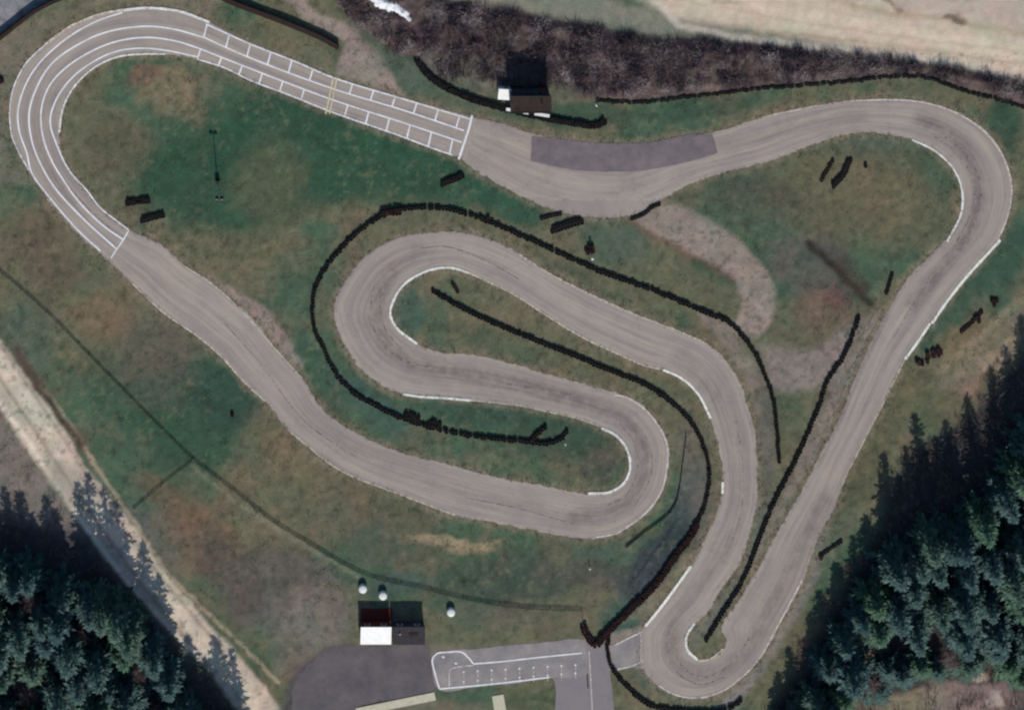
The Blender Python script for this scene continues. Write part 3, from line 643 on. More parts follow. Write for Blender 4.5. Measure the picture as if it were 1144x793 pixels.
TW([(870.5,516),(868,485),(862.5,443),(844,396),(814,359.5),(788,349),(729.5,324),(666,301),(613,277),(560,253.5),(531.5,241.6),(492,232),(465,232),(434,237),(399,260),(370,290.6),(351,326),(351,367),(362,390),(372.7,414),(391,435),(418,452),(452,468),(484,478),(518,485),(580,492),(613,495),(625,490),(634,482)],
   'long black tyre wall curling round the upper hairpin and ending inside the lower one', wob=.07)
TW([(424,239),(436,236.5),(449,235)], 'short thick double row of tyres on top of the hairpin tyre wall', rows=2, h=.7, mat=M_tyrer)
TW([(594,491),(602,483),(610,476)], 'short tyre spur sticking out just before the end of the hairpin tyre wall')
TW([(452,463),(462,465),(470,468)], 'small heap of loose tyres beside the lower left of the hairpin tyre wall', rows=2, wob=.10, r=.30, h=.45)
TW([(478,471),(488,474),(494,474)], 'loose tyres heaped where the hairpin tyre wall straightens out', rows=2, wob=.10, r=.30, h=.45)
TW([(482.5,325),(526,349),(580,373),(647,399),(679,413),(724,431),(761,459),(780,485),(792,522),(788,559.5),(779,584)], 'black tyre wall running from inside the upper hairpin round the outside of the lower hairpin')
TW([(779,584),(768,603),(756,618),(732,652),(703,681),(674,710),(666,719),(658,713),(651,699)], 'thick tyre wall dropping to the pit entry beside the white kerb', rows=2, r=.31, mat=M_tyrer)
TW([(680,709),(679,725),(680.5,739),(687,751),(708,774),(727,787),(751,792),(809,792),(831,780)], 'tyre wall wrapping the outside of the bottom hairpin beside the drive', h=.66)
TW([(959,354),(952.6,373),(942,398),(923,427),(917,447),(892,506.5),(865,559.5),(854,586),(830,646.5),(806,686),(788,716)], 'long straight tyre wall between the right-hand straight and the S-bend lane', h=.66)
TW([(465,66),(478.6,84),(500,99),(526,110),(560,120),(613,132.5),(639,137),(666,140),(676,135)], 'curved tyre wall in front of the dark control tower', rows=2, r=.30, h=.5)
TW([(668,113),(713.6,114.5),(761,109),(798,105),(860,98),(900,95),(950,91),(1003,85),(1035,87),(1082,103),(1125,114),(1150,122),(1200,136)], 'low tyre wall along the foot of the brushy bank above the track', rows=1, r=.27, h=.36, wob=.09)
small = [([(140,226),(168,223)], 'tyre barrier near the end of the west bend, upper of the two', 2), ([(157,246),(184,239)], 'tyre barrier near the end of the west bend, lower of the two', 2), ([(492,206),(518,195)], 'lone tyre barrier on green grass just below the start line', 2),
 ([(604,244),(628,238)], 'thinner upper tyre barrier left of the white post, at the edge of the apron', 1), ([(615,257),(650,246)], 'thick lower tyre barrier left of the white post', 3), ([(705,245),(721,238),(727,232),(739,227)], 'bent tyre barrier across the mouth of the gravel path', 1),
 ([(917,202),(931,178)], 'left and thinner of two slanting tyre barriers inside the east bend', 1), ([(929,208),(941,196),(949,178)], 'right and thicker of two slanting tyre barriers inside the east bend', 2),
 ([(990,328),(997,304)], 'tyre barrier beside the inner edge of the east straight', 1), ([(1073,371),(1088,358),(1098,347)], 'slanting tyre barrier on the verge between white kerb and wood', 1),
 ([(915,621),(928,612),(941,603)], 'tyre barrier where the spruce shadows reach the straight', 1), ([(505,316),(513,328)], 'tiny tyre barrier inside the tip of the upper hairpin', 1)]
for ln, lab, rows in small:
    TW(ln, lab, rows=min(rows, 2), r=.30 if rows < 3 else .36, h=.42, wob=.03, group='short tyre barriers on the grass', mat=random.choice([M_tyre, M_tyre, M_tyrer]))
def heap(cx, cy, n, rad, label, pts=None):
    Vs = []; Fs = []; cnt = 0
    for i in range(n):
        a = rng.uniform(0, 6.28); q = rad * math.sqrt(rng.random()); x = (cx - 572) * S + q * math.cos(a); y = (396.5 - cy) * S + q * math.sin(a)
        if pts: p = pts[i % len(pts)]; x = (p[0] - 572) * S + rng.normal(0, .12); y = (396.5 - p[1]) * S + rng.normal(0, .12)
        V = ST_V * np.array([1, 1, rng.uniform(.5, .85)]) + np.array([x - (cx - 572) * S, y - (396.5 - cy) * S, gz(x, y)]); Vs.append(V); Fs.append(ST_Q + cnt); cnt += len(V)
    o = mesh_np('tyre_heap', np.concatenate(Vs), np.concatenate(Fs), M_tyrer); o.location = wp(cx, cy)
    tag(o, label, 'tyre heap', 'tyre heaps')
heap(658, 278, 9, .85, 'dark heap of stacked tyres at the foot of the white post')
heap(1111, 337, 4, .6, 'small round tyre heap on the verge near the top right edge of the wood')
heap(1040, 398, 24, 1, 'L-shaped tyre heap on the verge just past the end of the white kerb', [(1025,402),(1026,406),(1030,407),(1035,404),(1038,399),(1036,396),(1041,392),(1045,394),(1042,397),(1048,390),(1051,394),(1048,396)])
heap(1091, 356, 5, .6, 'few tyres piled against the middle of the slanting verge barrier')
heap(967, 185, 1, .05, 'single tyre stack right of the two slanting barriers inside the east bend')
heap(545, 243, 1, .05, 'single tyre stack just above the hairpin tyre wall')
heap(259, 463, 1, .05, 'single tyre stack on the left infield slope outside the long straight')
heap(1, 89, 4, .4, 'tyre stack outside the west bend at the left edge')
heap(918, 622, 3, .4, 'two or three tyres at the lower end of the barrier in the spruce shadow')

# ------------------------------------------------------------------ plank screens and fences
def plank_screen(line, label, h=1.1, th=0.12, mat=M_plank):
    P = spline(line, 12); c0 = wp(*P[len(P) // 2])
    e = empty('plank_screen', (c0[0], c0[1], 0), label, 'screen', 'dark plank screens top left')
    pb = MB(); W = [wp(*p) for p in P]
    total = 0
    cap = MB()
    for a, b in zip(W[:-1], W[1:]):
        L = math.hypot(b[0] - a[0], b[1] - a[1]); ang = math.atan2(b[1] - a[1], b[0] - a[0]); n = max(1, int(L / .22))
        for k in range(n):
            t = (k + .5) / n; hh = h * random.uniform(.96, 1.02); x = a[0] + (b[0] - a[0]) * t; y = a[1] + (b[1] - a[1]) * t
            pb.box((x - c0[0], y - c0[1], gz(x, y) + hh / 2 - .03), (L / n * .94, th, hh), ang)
        po = MB().box((0, 0, h * .5), (.12, .14, h * 1.08)); p = po.build('post', mat, e); p.location = (a[0] - c0[0] + math.sin(ang) * -.14, a[1] - c0[1] + math.cos(ang) * .14, gz(a[0], a[1])); p.rotation_euler = (0, 0, ang)
        m = ((a[0] + b[0]) / 2 - c0[0], (a[1] + b[1]) / 2 - c0[1]); cap.box((m[0], m[1], gz((a[0]+b[0])/2, (a[1]+b[1])/2) + h + .03), (L, th + .3, .05), ang)
    pb.build('boards', mat, e); cap.build('top_rail', mat, e)
plank_screen([(-20,54),(0,41),(20,25),(37,12),(60,0),(90,-12)], 'dark plank screen curving through the top left corner', h=.9, th=.3)
plank_screen([(240,-8),(255,0),(300,17),(333,30),(360,42),(378,52)], 'dark plank screen along the pale path above the starting grid', h=.75, th=.5)

def wire_fence(line, label, h=1.15, group='green wire fences across the lower left', dens=0.11, cwire=.022):
    P = spline(line, 16); c0 = wp(*P[len(P) // 2])
    e = empty('wire_fence', (c0[0], c0[1], 0), label, 'fence', group)
    W = [wp(*p) for p in P]; mb = MB(); rl = MB()
    pm = None
    for i, a in enumerate(W):
        if pm is None:
            pm = MB().tube((0, 0, -.1), (0, 0, h + .08), .04, n=6).build('post', M_galv, e); p = pm
        else:
            p = pm.copy(); COL.objects.link(p); p.parent = e
        p.location = (a[0] - c0[0], a[1] - c0[1], gz(a[0], a[1]))
    for a, b in zip(W[:-1], W[1:]):
        L = math.hypot(b[0] - a[0], b[1] - a[1]); n = int(L / dens); za = gz(a[0], a[1]); zb = gz(b[0], b[1])
        A = lambda t, z: (a[0] + (b[0] - a[0]) * t - c0[0], a[1] + (b[1] - a[1]) * t - c0[1], za + (zb - za) * t + z)
        rl.tube(A(0, h), A(1, h), .022, n=5)
        ang = math.atan2(b[1] - a[1], b[0] - a[0])
        for k in range(n):
            p = A((k + .5) / n, h / 2); mb.box(p, (cwire, .012, h - .04), ang)
        for z in (.08, h * .45, h * .75): p = A(.5, z); mb.box(p, (L, .012, .03), ang)
    rl.build('top_rail', M_gmetal, e); mb.build('wire_mesh', M_gmetal, e)
wire_fence([(-12,296),(0,303),(53,349),(100,397),(169,467),(215,512),(262,548),(306,583)], 'green wire fence from the left edge down to the corner with the cross fence', h=.5)
wire_fence([(306,583),(341,604),(386,631),(418,645),(465,655),(518,668),(580,678),(650,681)], 'lower stretch of the green wire fence passing above the three white bales', h=.5)
wire_fence([(216,513),(182,540),(149,568)], 'short green cross fence between the long fence and the gravel road', h=.42, dens=.13)
wire_fence([(650,681),(651,697)], 'very short return of wire fence down to the pit-entry tyre wall', h=.5)
wire_fence([(766.5,484),(762.5,517),(756,559),(748,573),(720,594),(699,611)], 'low dark fence bending round outside the lower hairpin', h=.42, dens=.06, cwire=.04)

# ------------------------------------------------------------------ control tower, kiosk, boards, sheds, bales
tw = empty('control_tower', wp(590, 104.5), 'dark flat-roofed control tower with brown felt roof behind the curved tyre wall', 'tower')
TWx, TWy, TH = 6.5, 2.5, 5.0
MB().box((0, 0, TH / 2), (TWx, TWy, TH)).build('wall', M_navy, tw)
rf = MB().box((0, 0, TH + .09), (TWx + .35, TWy + .35, .18)).build('roof', M_roofbr, tw, .02)
mb = MB()
for s in (-1, 1):
    mb.box((0, s * (TWy / 2 + .13), TH + .22), (TWx + .3, .08, .1)); mb.box((s * (TWx / 2 + .13), 0, TH + .22), (.08, TWy + .1, .1))
mb.build('roof_edge', M_black, rf); MB().tube((1.8, .3, TH + .1), (1.8, .3, TH + .8), .09).build('vent_pipe', M_black, rf)
for k in range(3):
    wd = MB().box((-2.1 + 2.1 * k, TWy / 2 + .02, 3.6), (1.5, .06, 1.1)).build('window', M_black, tw); MB().box((-2.1 + 2.1 * k, TWy / 2 + .055, 3.6), (1.3, .02, .9)).build('pane', M_glass, wd)
for k in range(3):
    wd = MB().box((-2.1 + 2.1 * k, -TWy / 2 - .02, 3.6), (1.7, .06, 1.3)).build('window', M_black, tw); MB().box((-2.1 + 2.1 * k, -TWy / 2 - .055, 3.6), (1.5, .02, 1.1)).build('pane', M_glass, wd)
dr = MB().box((2.4, TWy / 2 + .03, 1.05), (.9, .06, 2.1)).build('door', M_redwood, tw); MB().tube((2.05, TWy / 2 + .06, 1), (2.05, TWy / 2 + .14, 1), .03).build('handle', M_galv, dr)
for lx, ww, yy in ((-18, 14, 121.3), (-3, 6, 124), (15, 17, 126.5)):
    e = empty('white_board', wp(590 + lx, yy), {-18: 'white barrier board at the left below the control tower', -3: 'smallest white barrier board, middle one below the control tower', 15: 'longest white barrier board, right one below the control tower'}[lx], 'board', 'white boards under the control tower', rz=R(-9))
    MB().box((0, 0, .80), (ww * S, .52, .07)).build('panel', M_whitep, e, .01)
    for s in (-1, 1): MB().box((s * (ww * S / 2 - .15), 0, .38), (.08, .3, .765)).build('leg', M_galv, e)
e = empty('kiosk', wp(562.5, 100.5), 'small white-roofed kiosk left of the dark control tower', 'kiosk', rz=R(-4))
MB().box((0, 0, .95), (1.95, 1.6, 1.9)).build('wall', M_whiteb, e, .02)
r_ = MB().box((0, 0, 2.16), (2.15, 2.0, .1), tilt=R(13)).build('roof', M_whitep, e, .02)
d_ = MB().box((.3, .82, .85), (.75, .05, 1.7)).build('door', M_galv, e); MB().tube((.58, .84, .9), (.58, .93, .9), .03).build('handle', M_black, d_)

def shed(x, y, w_, d, h, label, roofm, wallm, ribs, hs=None):
    e = empty('shed', wp(x, y), label, 'shed')
    hs = hs or h; tl_ = math.atan((h - hs) / d); X = w_ / 2; Y = d / 2
    MB().add([(-X, -Y, 0), (X, -Y, 0), (X, Y, 0), (-X, Y, 0), (-X, -Y, hs), (X, -Y, hs), (X, Y, h), (-X, Y, h)], [(3, 2, 1, 0), (0, 1, 5, 4), (1, 2, 6, 5), (2, 3, 7, 6), (3, 0, 4, 7), (4, 5, 6, 7)]).build('wall', wallm, e)
    m = MB()
    m.box((0, 0, (h + hs) / 2 + .06), (w_ + .12, (d + .2) / math.cos(tl_), .08), tilt=tl_)
    n = int(w_ / (.6 if ribs else 1.0))
    for k in range(n + 1): m.box((-w_ / 2 + k * w_ / n, 0, (h + hs) / 2 + .12), (.06, (d + .2) / math.cos(tl_), .05), tilt=tl_)
    m.box((0, -d / 2 - .14, hs + .02), (w_ + .1, .1, .09))
    rr = m.build('roof', roofm, e)
    for k in (-1, 1):
        f = MB().box((k * w_ * .27, d / 2 + .02, 1.4), (.9, .05, .7)).build('window', M_whitep, e); MB().box((k * w_ * .27, d / 2 + .05, 1.4), (.75, .02, .56)).build('pane', M_glass, f)
    dd = MB().box((0, -d / 2 - .03, .75), (1.0, .06, 1.5)).build('door', wallm, e); MB().tube((.35, -d / 2 - .05, 1), (.35, -d / 2 - .14, 1), .03).build('handle', M_galv, dd)
    return e, rr
shed(419, 703.5, 5.05, 3.0, 2.4, 'small shed with bright white metal roof, left of the joined pair', M_whitep, M_redwood, True, 1.6)
e, rr = shed(455.5, 702.5, 5.3, 2.7, 2.35, 'small shed with dark felt roof, right of the joined pair', M_roofdk, M_navy, False)
MB().tube((-1.5, .3, 2.4), (-1.5, .3, 2.75), .11).build('vent_pipe', M_galv, rr); MB().box((.8, .2, 2.52), (1.6, .5, .03)).build('felt_patch', M_roofbr, rr)
e = empty('wooden_deck', wp(420.5, 686), 'low dark red wooden deck behind the white-roofed shed', 'deck')
m = MB()
for k in range(18): m.box((-2.5 + k * .294, 0, .14), (.27, 2.0, .05))
m.build('boards', M_redwood, e); MB().box((0, .8, .06), (5.0, .12, .1)).add(*(lambda b: (b.v, b.f))(MB().box((0, -.8, .06), (5.0, .12, .1)))).build('joists', M_plank, e)
bale = None
for x, y, lab in ((405, 656, 'white round bale left of the other two above the white shed'), (427.5, 663.5, 'white round bale directly above the white-roofed shed'), (503.5, 682, 'white round bale on its own right of the sheds')):
    if bale is None:
        bale = MB().lathe((0, 0, 0), [(.50, 0), (.57, .06), (.585, .35), (.585, .75), (.55, .92), (.44, 1.0), (.1, 1.02)], 24).build('round_bale', M_whiteb, smooth=True); b_ = bale
    else:
        b_ = bale.copy(); COL.objects.link(b_)
    b_.location = wp(x, y, gz(*wp(x, y)[:2])); b_.rotation_euler = (0, 0, x); b_.scale = (1.2, 1.2, .85); tag(b_, lab, 'bale', 'white bales beside the fence')

def lamp_pole(x, y, h, label, heads=2):
    e = empty('floodlight_pole', wp(x, y, gz(*wp(x, y)[:2])), label, 'light pole', 'poles on the infield')
    MB().tube((0, 0, 0), (0, 0, h), .10, .07).build('pole', M_galv, e)
    MB().box((0, .0, h), (1.3, .1, .1)).build('crossbar', M_galv, e)
    for s in range(heads):
        f = MB().box(((s - (heads - 1) / 2) * .75, -.12, h + .22), (.6, .28, .5), 0, .6).build('floodlight', M_black, e)
        MB().box(((s - (heads - 1) / 2) * .75, -.29, h + .14), (.5, .02, .4), 0, .6).build('lens', M_whitep, f)
    MB().box((0, .3, .45), (.75, .5, .9)).build('switch_box', M_black, e)
lamp_pole(243, 204, 6.3, 'tall floodlight pole casting a thin shadow on the left infield')
e = empty('marker_post', wp(660.5, 284), 'short white post standing beside a dark tyre heap in the middle infield', 'post')
MB().tube((0, 0, 0), (0, 0, 1.9), .08, n=8).build('post_shaft', M_whitep, e); MB().box((0, 0, 2.0), (.38, .3, .5)).build('sign_panel', M_whitep, e, .02)
e = empty('marker_post', wp(666, 116), 'slim white signal post right of the control tower', 'post')
MB().tube((0, 0, 0), (0, 0, 1.3), .06, n=8).build('post_shaft', M_galv, e)
MB().tube((0, 0, 1.3), (-.25, .5, 1.75), .08, n=8).build('signal_arm', M_whitep, e)
e = empty('marker_post', wp(631, 494), 'small white post at the end of the hairpin tyre wall', 'post')
MB().tube((0, 0, 0), (0, 0, .9), .06, n=8).build('post_shaft', M_whitep, e); MB().lathe((0, 0, .9), [(.12, 0), (.14, .08), (.08, .16)], 10).build('cap', M_whitep, e)
e = empty('marker_post', wp(658.5, 633), 'small white stake in the grass below the lower hairpin', 'post')
MB().tube((0, 0, 0), (0, 0, .8), .07, n=8).build('post_shaft', M_whitep, e); MB().lathe((0, 0, .8), [(.12, 0), (.15, .08), (.08, .16)], 10).build('cap', M_whitep, e)

# snow heap at the top
def snow(line, wd, label):
    P = spline(line, 1.5); V = []; F = []; n = 13
    c0 = P[len(P) // 2]
    for i, p in enumerate(P):
        t = i / (len(P) - 1); ww = wd * (0.35 + .65 * math.sin(math.pi * min(1, .25 + t * .72))) * rng.uniform(.8, 1.15)
        T = P[min(i + 1, len(P) - 1)] - P[max(i - 1, 0)]; T = T / np.linalg.norm(T); Nn = np.array([-T[1], T[0]])
        for k in range(n):
            u = k / (n - 1) * 2 - 1; q = p + Nn * u * ww / 2; x, y, _ = wp(*q)
            V.append((x - wp(*c0)[0], y - wp(*c0)[1], gz(x, y) - .06 + .45 * (1 - u * u) * rng.uniform(.6, 1.1) * math.sin(math.pi * (0.08 + .84 * t))))
    for i in range(len(P) - 1):
        for k in range(n - 1): F.append((i * n + k, i * n + k + 1, (i + 1) * n + k + 1, (i + 1) * n + k))
    o = mesh_np('snow_heap', V, F, M_snow, smooth=True); o.location = wp(*c0); tag(o, label, 'snow')
snow([(410,-8),(425,2),(440,8),(450,13),(459,21)], 13, 'long heap of old white snow at the top edge beside the brush')

# ------------------------------------------------------------------ brush, grass tufts
def pick(poly, n, seed):
    r = np.random.default_rng(seed); P = np.array(poly); out = np.zeros((0, 2))
    lo, hi = P.min(0), P.max(0); lo = np.maximum(lo, [-40, -45]); hi = np.minimum(hi, [1190, 840])
    while len(out) < n:
        q = r.uniform(lo, hi, (n * 2, 2)); out = np.concatenate([out, q[inside(q, P)]])
    return out[:n]
def tri_blades(name, pts, hmin, hmax, wd, mat, per, spread, lean=0.6, seed=1, curve=True):
    r = np.random.default_rng(seed); n = len(pts) * per
    c = np.repeat(pts, per, 0); x = (c[:, 0] - 572) * S + r.normal(0, spread, n); y = (396.5 - c[:, 1]) * S + r.normal(0, spread, n)
    zi = GZ[np.clip(np.searchsorted(ys, y), 0, ny - 1), np.clip(np.searchsorted(xs, x), 0, nx - 1)]
    a = r.uniform(0, 6.283, n); h = r.uniform(hmin, hmax, n); ln = np.abs(r.normal(lean, .25, n)) * h
    ux, uy = np.cos(a), np.sin(a); w_ = wd * r.uniform(.6, 1.4, n)
    p0 = np.stack([x - uy * w_, y + ux * w_, zi - .02], 1); p1 = np.stack([x + uy * w_, y - ux * w_, zi - .02], 1)
    mx = np.stack([x + ux * ln * .4 + uy * w_ * .7, y + uy * ln * .4 - ux * w_ * .7, zi + h * .6], 1)
    m2 = np.stack([x + ux * ln * .4 - uy * w_ * .7, y + uy * ln * .4 + ux * w_ * .7, zi + h * .6], 1)
    p2 = np.stack([x + ux * ln, y + uy * ln, zi + h], 1)
    V = np.stack([p0, p1, mx, m2, p2], 1).reshape(-1, 3); b = np.arange(n)[:, None] * 5
    F = np.concatenate([b + [0, 1, 2], b + [0, 2, 3], b + [3, 2, 4]])
    return mesh_np(name, V, F, mat)
bc = pick(BRUSH, 330, 5); rb_ = np.random.default_rng(17)
bsz = rb_.gamma(2.2, 2.6, len(bc)) + 2.5
bp = np.concatenate([c + rb_.normal(0, 1, (int(8 + s_ * 3), 2)) * s_ * .55 for c, s_ in zip(bc, bsz)])
bp = bp[inside(bp, BRUSH)]
SNL = [(410,-8),(425,2),(440,8),(450,13),(459,21)]
LOWE = [(440,66),(500,100),(620,100),(650,114),(713,116),(761,111),(860,100),(950,93),(1003,87),(1040,91),(1100,109),(1150,126)]
bp = bp[(dist_poly(bp, SNL) > 12) & (dist_poly(bp, LOWE) > 9) & (rb_.random(len(bp)) < .52)]
k3 = len(bp) // 3
o = tri_blades('brush', bp[:k3], .4, 1.3, .030, M_twig, 8, .22, .7, 5); tag(o, kind='stuff', label='bare purplish brown brushwood covering the bank above the track', cat='brush')
o = tri_blades('brush', bp[k3:2 * k3], .3, 1.1, .035, M_twigd, 7, .30, .9, 7); tag(o, kind='stuff', label='darker leafless bushes clumped over the bank', cat='brush')
o = tri_blades('brush', bp[2 * k3:], .2, .7, .025, M_twigl, 7, .35, 1.6, 8); tag(o, kind='stuff', label='pale fallen twigs and stalks lying over the bank', cat='brush')
UW = [(-40,560),(20,555),(100,540),(180,640),(200,720),(290,770),(290,800),(-40,800)]; UR = [(1144,360),(1144,800),(850,800),(905,690),(960,600),(1000,510),(1060,480)]
for k_, (pl, n_) in enumerate(((UW, 1500), (UR, 2200))):
    up = pick(pl, n_, 60 + k_); up = up[~inside(up, ROADL) & (fbm(up[:, 0], up[:, 1], 16, 990) > .54)]
    o = tri_blades('undergrowth', up, .3, 1.2, .04, M_twig, 8, .35, .8, 70 + k_); tag(o, kind='stuff', label='pale undergrowth between the trees of the ' + ('lower left' if k_ == 0 else 'lower right') + ' wood', cat='undergrowth')
o = tri_blades('brush', pick([(560,70),(620,85),(650,108),(640,100),(560,96),(480,75)], 120, 6), .4, 1.0, .03, M_twig, 8, .3, .9, 6); tag(o, kind='stuff', label='thin scrub at the foot of the bank round the tower', cat='brush')
rr_ = np.random.default_rng(11)
edge = np.concatenate([Lc + rr_.normal(0, 1, Lc.shape), Rc + rr_.normal(0, 1, Rc.shape)])
E2 = []
for k in range(3):
    t = edge + rr_.normal(0, 3.2, edge.shape); E2.append(t)
E2 = np.concatenate(E2); on = inside(E2, Lc) & ~inside(E2, Rc); dd_ = np.minimum(dist_poly(E2, Lc, True), dist_poly(E2, Rc, True))
E2 = E2[(~on) | (dd_ < .8)]
h_ = len(E2) // 2
o = tri_blades('grass_tufts', E2[:h_], .08, .28, .03, M_dry, 6, .18, .8, 12); tag(o, kind='stuff', label='dry pale tufts fringing the asphalt edges', cat='grass')
o = tri_blades('grass_tufts', E2[h_:], .08, .28, .03, M_grass, 6, .18, .8, 13); tag(o, kind='stuff', label='green tufts fringing the asphalt edges', cat='grass')
gp = rr_.uniform([-20, -10], [1164, 800], (16000, 2)); ok = ~(inside(gp, Lc) & ~inside(gp, Rc)) & ~inside(gp, ROADL) & ~((gp[:, 1] > 712) & (gp[:, 0] > 300) & (gp[:, 0] < 860)) & ~inside(gp, GRAV) & ~inside(gp, BRUSH) & ~((gp[:,1] < 60) & (gp[:,0] > 640))
cl = fbm(gp[:, 0], gp[:, 1], 40, 950) + fbm(gp[:, 0], gp[:, 1], 9, 960) * .8
gp = gp[ok & (cl > .93)]
o = tri_blades('grass', gp[::2], .08, .30, .035, M_grass, 9, .32, .8, 14); tag(o, kind='stuff', label='short uneven grass over the infield and verges', cat='grass')
o = tri_blades('grass', gp[1::6], .08, .30, .035, M_dry, 7, .3, .8, 15); tag(o, kind='stuff', label='withered pale grass scattered over the infield', cat='grass')

# ------------------------------------------------------------------ trees
def spruce_mesh(h, rad, seed, dens=1.0):
    r = np.random.default_rng(seed); V = []; F = []
    z = h * .10; k = 0
    while z < h * .985:
        t = (z / h); rr = rad * (1 - t) ** .72 * (1.0 + .12 * math.sin(k * 1.7)) + .12
        nb = max(4, int(5 + 4 * (1 - t)))
        a0 = r.uniform(0, 6.28)
        for b in range(nb):
            a = a0 + b * 6.283 / nb + r.normal(0, .16); L = rr * r.uniform(.55, 1.25)
            if r.random() < .07: continue
            seg = max(2, int(L / .42 * dens)); droop = r.uniform(.18, .42)
            ca, sa = math.cos(a), math.sin(a)
            for s in range(seg):
                f0 = (s + .1) / seg; x = L * f0
                zz = z - droop * L * f0 ** 1.4 + .10 * L * (f0 ** 3)
                wl = (.26 + .34 * (1 - abs(f0 - .45))) * min(1.3, .5 + rr / 2.4)
                for side in (-1, 1, 0):
                    da = a + side * r.uniform(.5, 1.0); ln = wl * r.uniform(.7, 1.35) * (1.25 if side == 0 else 1)
                    px_, py_ = ca * x + r.normal(0, .05), sa * x + r.normal(0, .05)
                    dx, dy = math.cos(da), math.sin(da); w_ = ln * .20
                    dz = r.uniform(-.40, .10) * ln; rl = r.uniform(-.5, .5) * w_
                    n = len(V)
                    V += [(px_ - dx * .05, py_ - dy * .05, zz), (px_ + dx * ln * .5 - dy * w_, py_ + dy * ln * .5 + dx * w_, zz + dz * .4 + rl),
                          (px_ + dx * ln, py_ + dy * ln, zz + dz), (px_ + dx * ln * .5 + dy * w_, py_ + dy * ln * .5 - dx * w_, zz + dz * .4 - rl)]
                    F.append((n, n + 1, n + 2, n + 3))
        z += h * .034 * r.uniform(.7, 1.4) + .10; k += 1
    n = len(V); V += [(.07, 0, h * .95), (-.05, .06, h * .95), (-.05, -.06, h * .95), (0, 0, h * 1.03)]; F += [(n, n + 1, n + 3, n + 3), (n + 1, n + 2, n + 3, n + 3), (n + 2, n, n + 3, n + 3)]
    return np.array(V), F
def tree_proto(kind, h, rad, seed):
    if kind == 'birch':
        r = np.random.default_rng(seed); tm = MB(); cm = MB()
        tm.tube((0, 0, 0), (.1, .1, h * .55), .14, .08, 7); tm.tube((.1, .1, h * .55), (.05, .0, h), .08, .02, 6)
        for i in range(46):
            z = h * r.uniform(.3, .95); a = r.uniform(0, 6.28); L = (h - z * .75) * r.uniform(.2, .36) + .3
            p = Vector((.08, .05, z)); q = p + Vector((math.cos(a) * L * .6, math.sin(a) * L * .6, L * .7)); cm.tube(p, q, .03, .012, 4)
            for j in range(7):
                t = r.uniform(.3, 1); s = p.lerp(q, t); b = a + r.normal(0, .9); l2 = L * .4
                cm.tube(s, s + Vector((math.cos(b) * l2, math.sin(b) * l2, l2 * r.uniform(-.1, .7))), .014, .006, 3)
        return tm, cm
    V, F = spruce_mesh(h, rad, seed)
    tm = MB(); tm.tube((0, 0, -.1), (0, 0, h * .5), .20, .12, 8); tm.tube((0, 0, h * .5), (0, 0, h * .98), .12, .02, 7)
    for i in range(8):
        a = i * 2.4; z = h * (.05 + .02 * i); tm.tube((0, 0, z), (math.cos(a) * .7, math.sin(a) * .7, z - .05), .03, .01, 4)
    return tm, (V, F)
PRO = {}
for nm, kind, h, rad, sd_, mt in [('a', 'spruce', 10, 2.0, 1, M_f1), ('b', 'spruce', 10, 1.75, 2, M_f1), ('c', 'spruce', 10, 2.35, 3, M_f1), ('d', 'spruce', 10, 2.1, 4, M_f2), ('e', 'birch', 10, 2, 5, M_twig)]:
    tm, cm = tree_proto(kind, h, rad * 1.12, sd_)
    t_ = tm.build('trunk', M_birch if kind == 'birch' else M_bark)
    if kind == 'birch': c_ = cm.build('crown', mt)
    else:
        V, F = cm; q = np.array([f for f in F if len(set(f)) == 4]); c_ = mesh_np('crown', V, q, mt)
    PRO[nm] = (t_.data, c_.data)
    bpy.data.objects.remove(t_); bpy.data.objects.remove(c_)
def tree(x, y, h, var, label, cat, group, wide=1.0):
    name = 'birch_tree' if var == 'e' else ('pine_tree' if var == 'd' else 'spruce_tree')
    X, Y, _ = wp(x, y); e = empty(name, (X, Y, gz(X, Y)), label, cat, group, rz=random.uniform(0, 6.28))
    s = h / 10; ws = wide * (0.85 + .40 * s) * random.uniform(.95, 1.25); e.scale = (ws, ws, s)
    e.rotation_euler[0] = random.gauss(0, .025); e.rotation_euler[1] = random.gauss(0, .025)
    for nm, md in zip(('trunk', 'crown'), PRO[var]):
        o = bpy.data.objects.new(nm, md); COL.objects.link(o); o.parent = e
SHP = 1 / math.tan(R(SUN_EL)) / S      # shadow pixels per metre of height
def throw(poly, n, dmin, seed, edgew=None):
    r = np.random.default_rng(seed); P = np.array(poly); out = []; lo, hi = P.min(0), P.max(0); tries = 0
    while len(out) < n and tries < 20000:
        tries += 1; q = r.uniform(lo, hi)
        if not inside(q[None], P)[0]: continue
        if all((q[0] - o[0]) ** 2 + (q[1] - o[1]) ** 2 > dmin ** 2 for o in out): out.append(q)
    return out
TL = np.array([(-90,540),(0,546),(20,548),(36,575),(53,551),(70,578),(95,530),(118,545),(135,562),(156,603),(180,640),(186,712),(209,709),(225,735),(241,710),(262,725),(283,763),(300,800),(330,860)], float)
TR = np.array([(840,800),(849,790),(860,757),(881,720),(900,703),(910,662),(931,631),(950,602),(962,582),(972,570),(982,530),(990,508),(1002,545),(1010,500),(1027,466),(1042,492),(1060,470),(1085,440),(1106,414),(1125,380),(1150,348),(1220,290)], float)
trees = []
LEFT = [(-60,640),(0,622),(60,640),(85,668),(118,692),(148,722),(172,765),(182,830),(215,850),(245,852),(285,885),(300,1000),(-60,1000)]
for q in throw(LEFT, 120, 26, 21):
    lim = (q[1] - np.interp(q[0] - 7, TL[:, 0], TL[:, 1])) / SHP
    h = min(random.uniform(10, 17), lim * random.uniform(.93, 1.0))
    if h < 3: continue
    v = 'e' if random.random() < .10 else random.choice('aabbcdd')
    if v == 'e': h *= .55
    trees.append(('left', q[0], q[1], h, v))
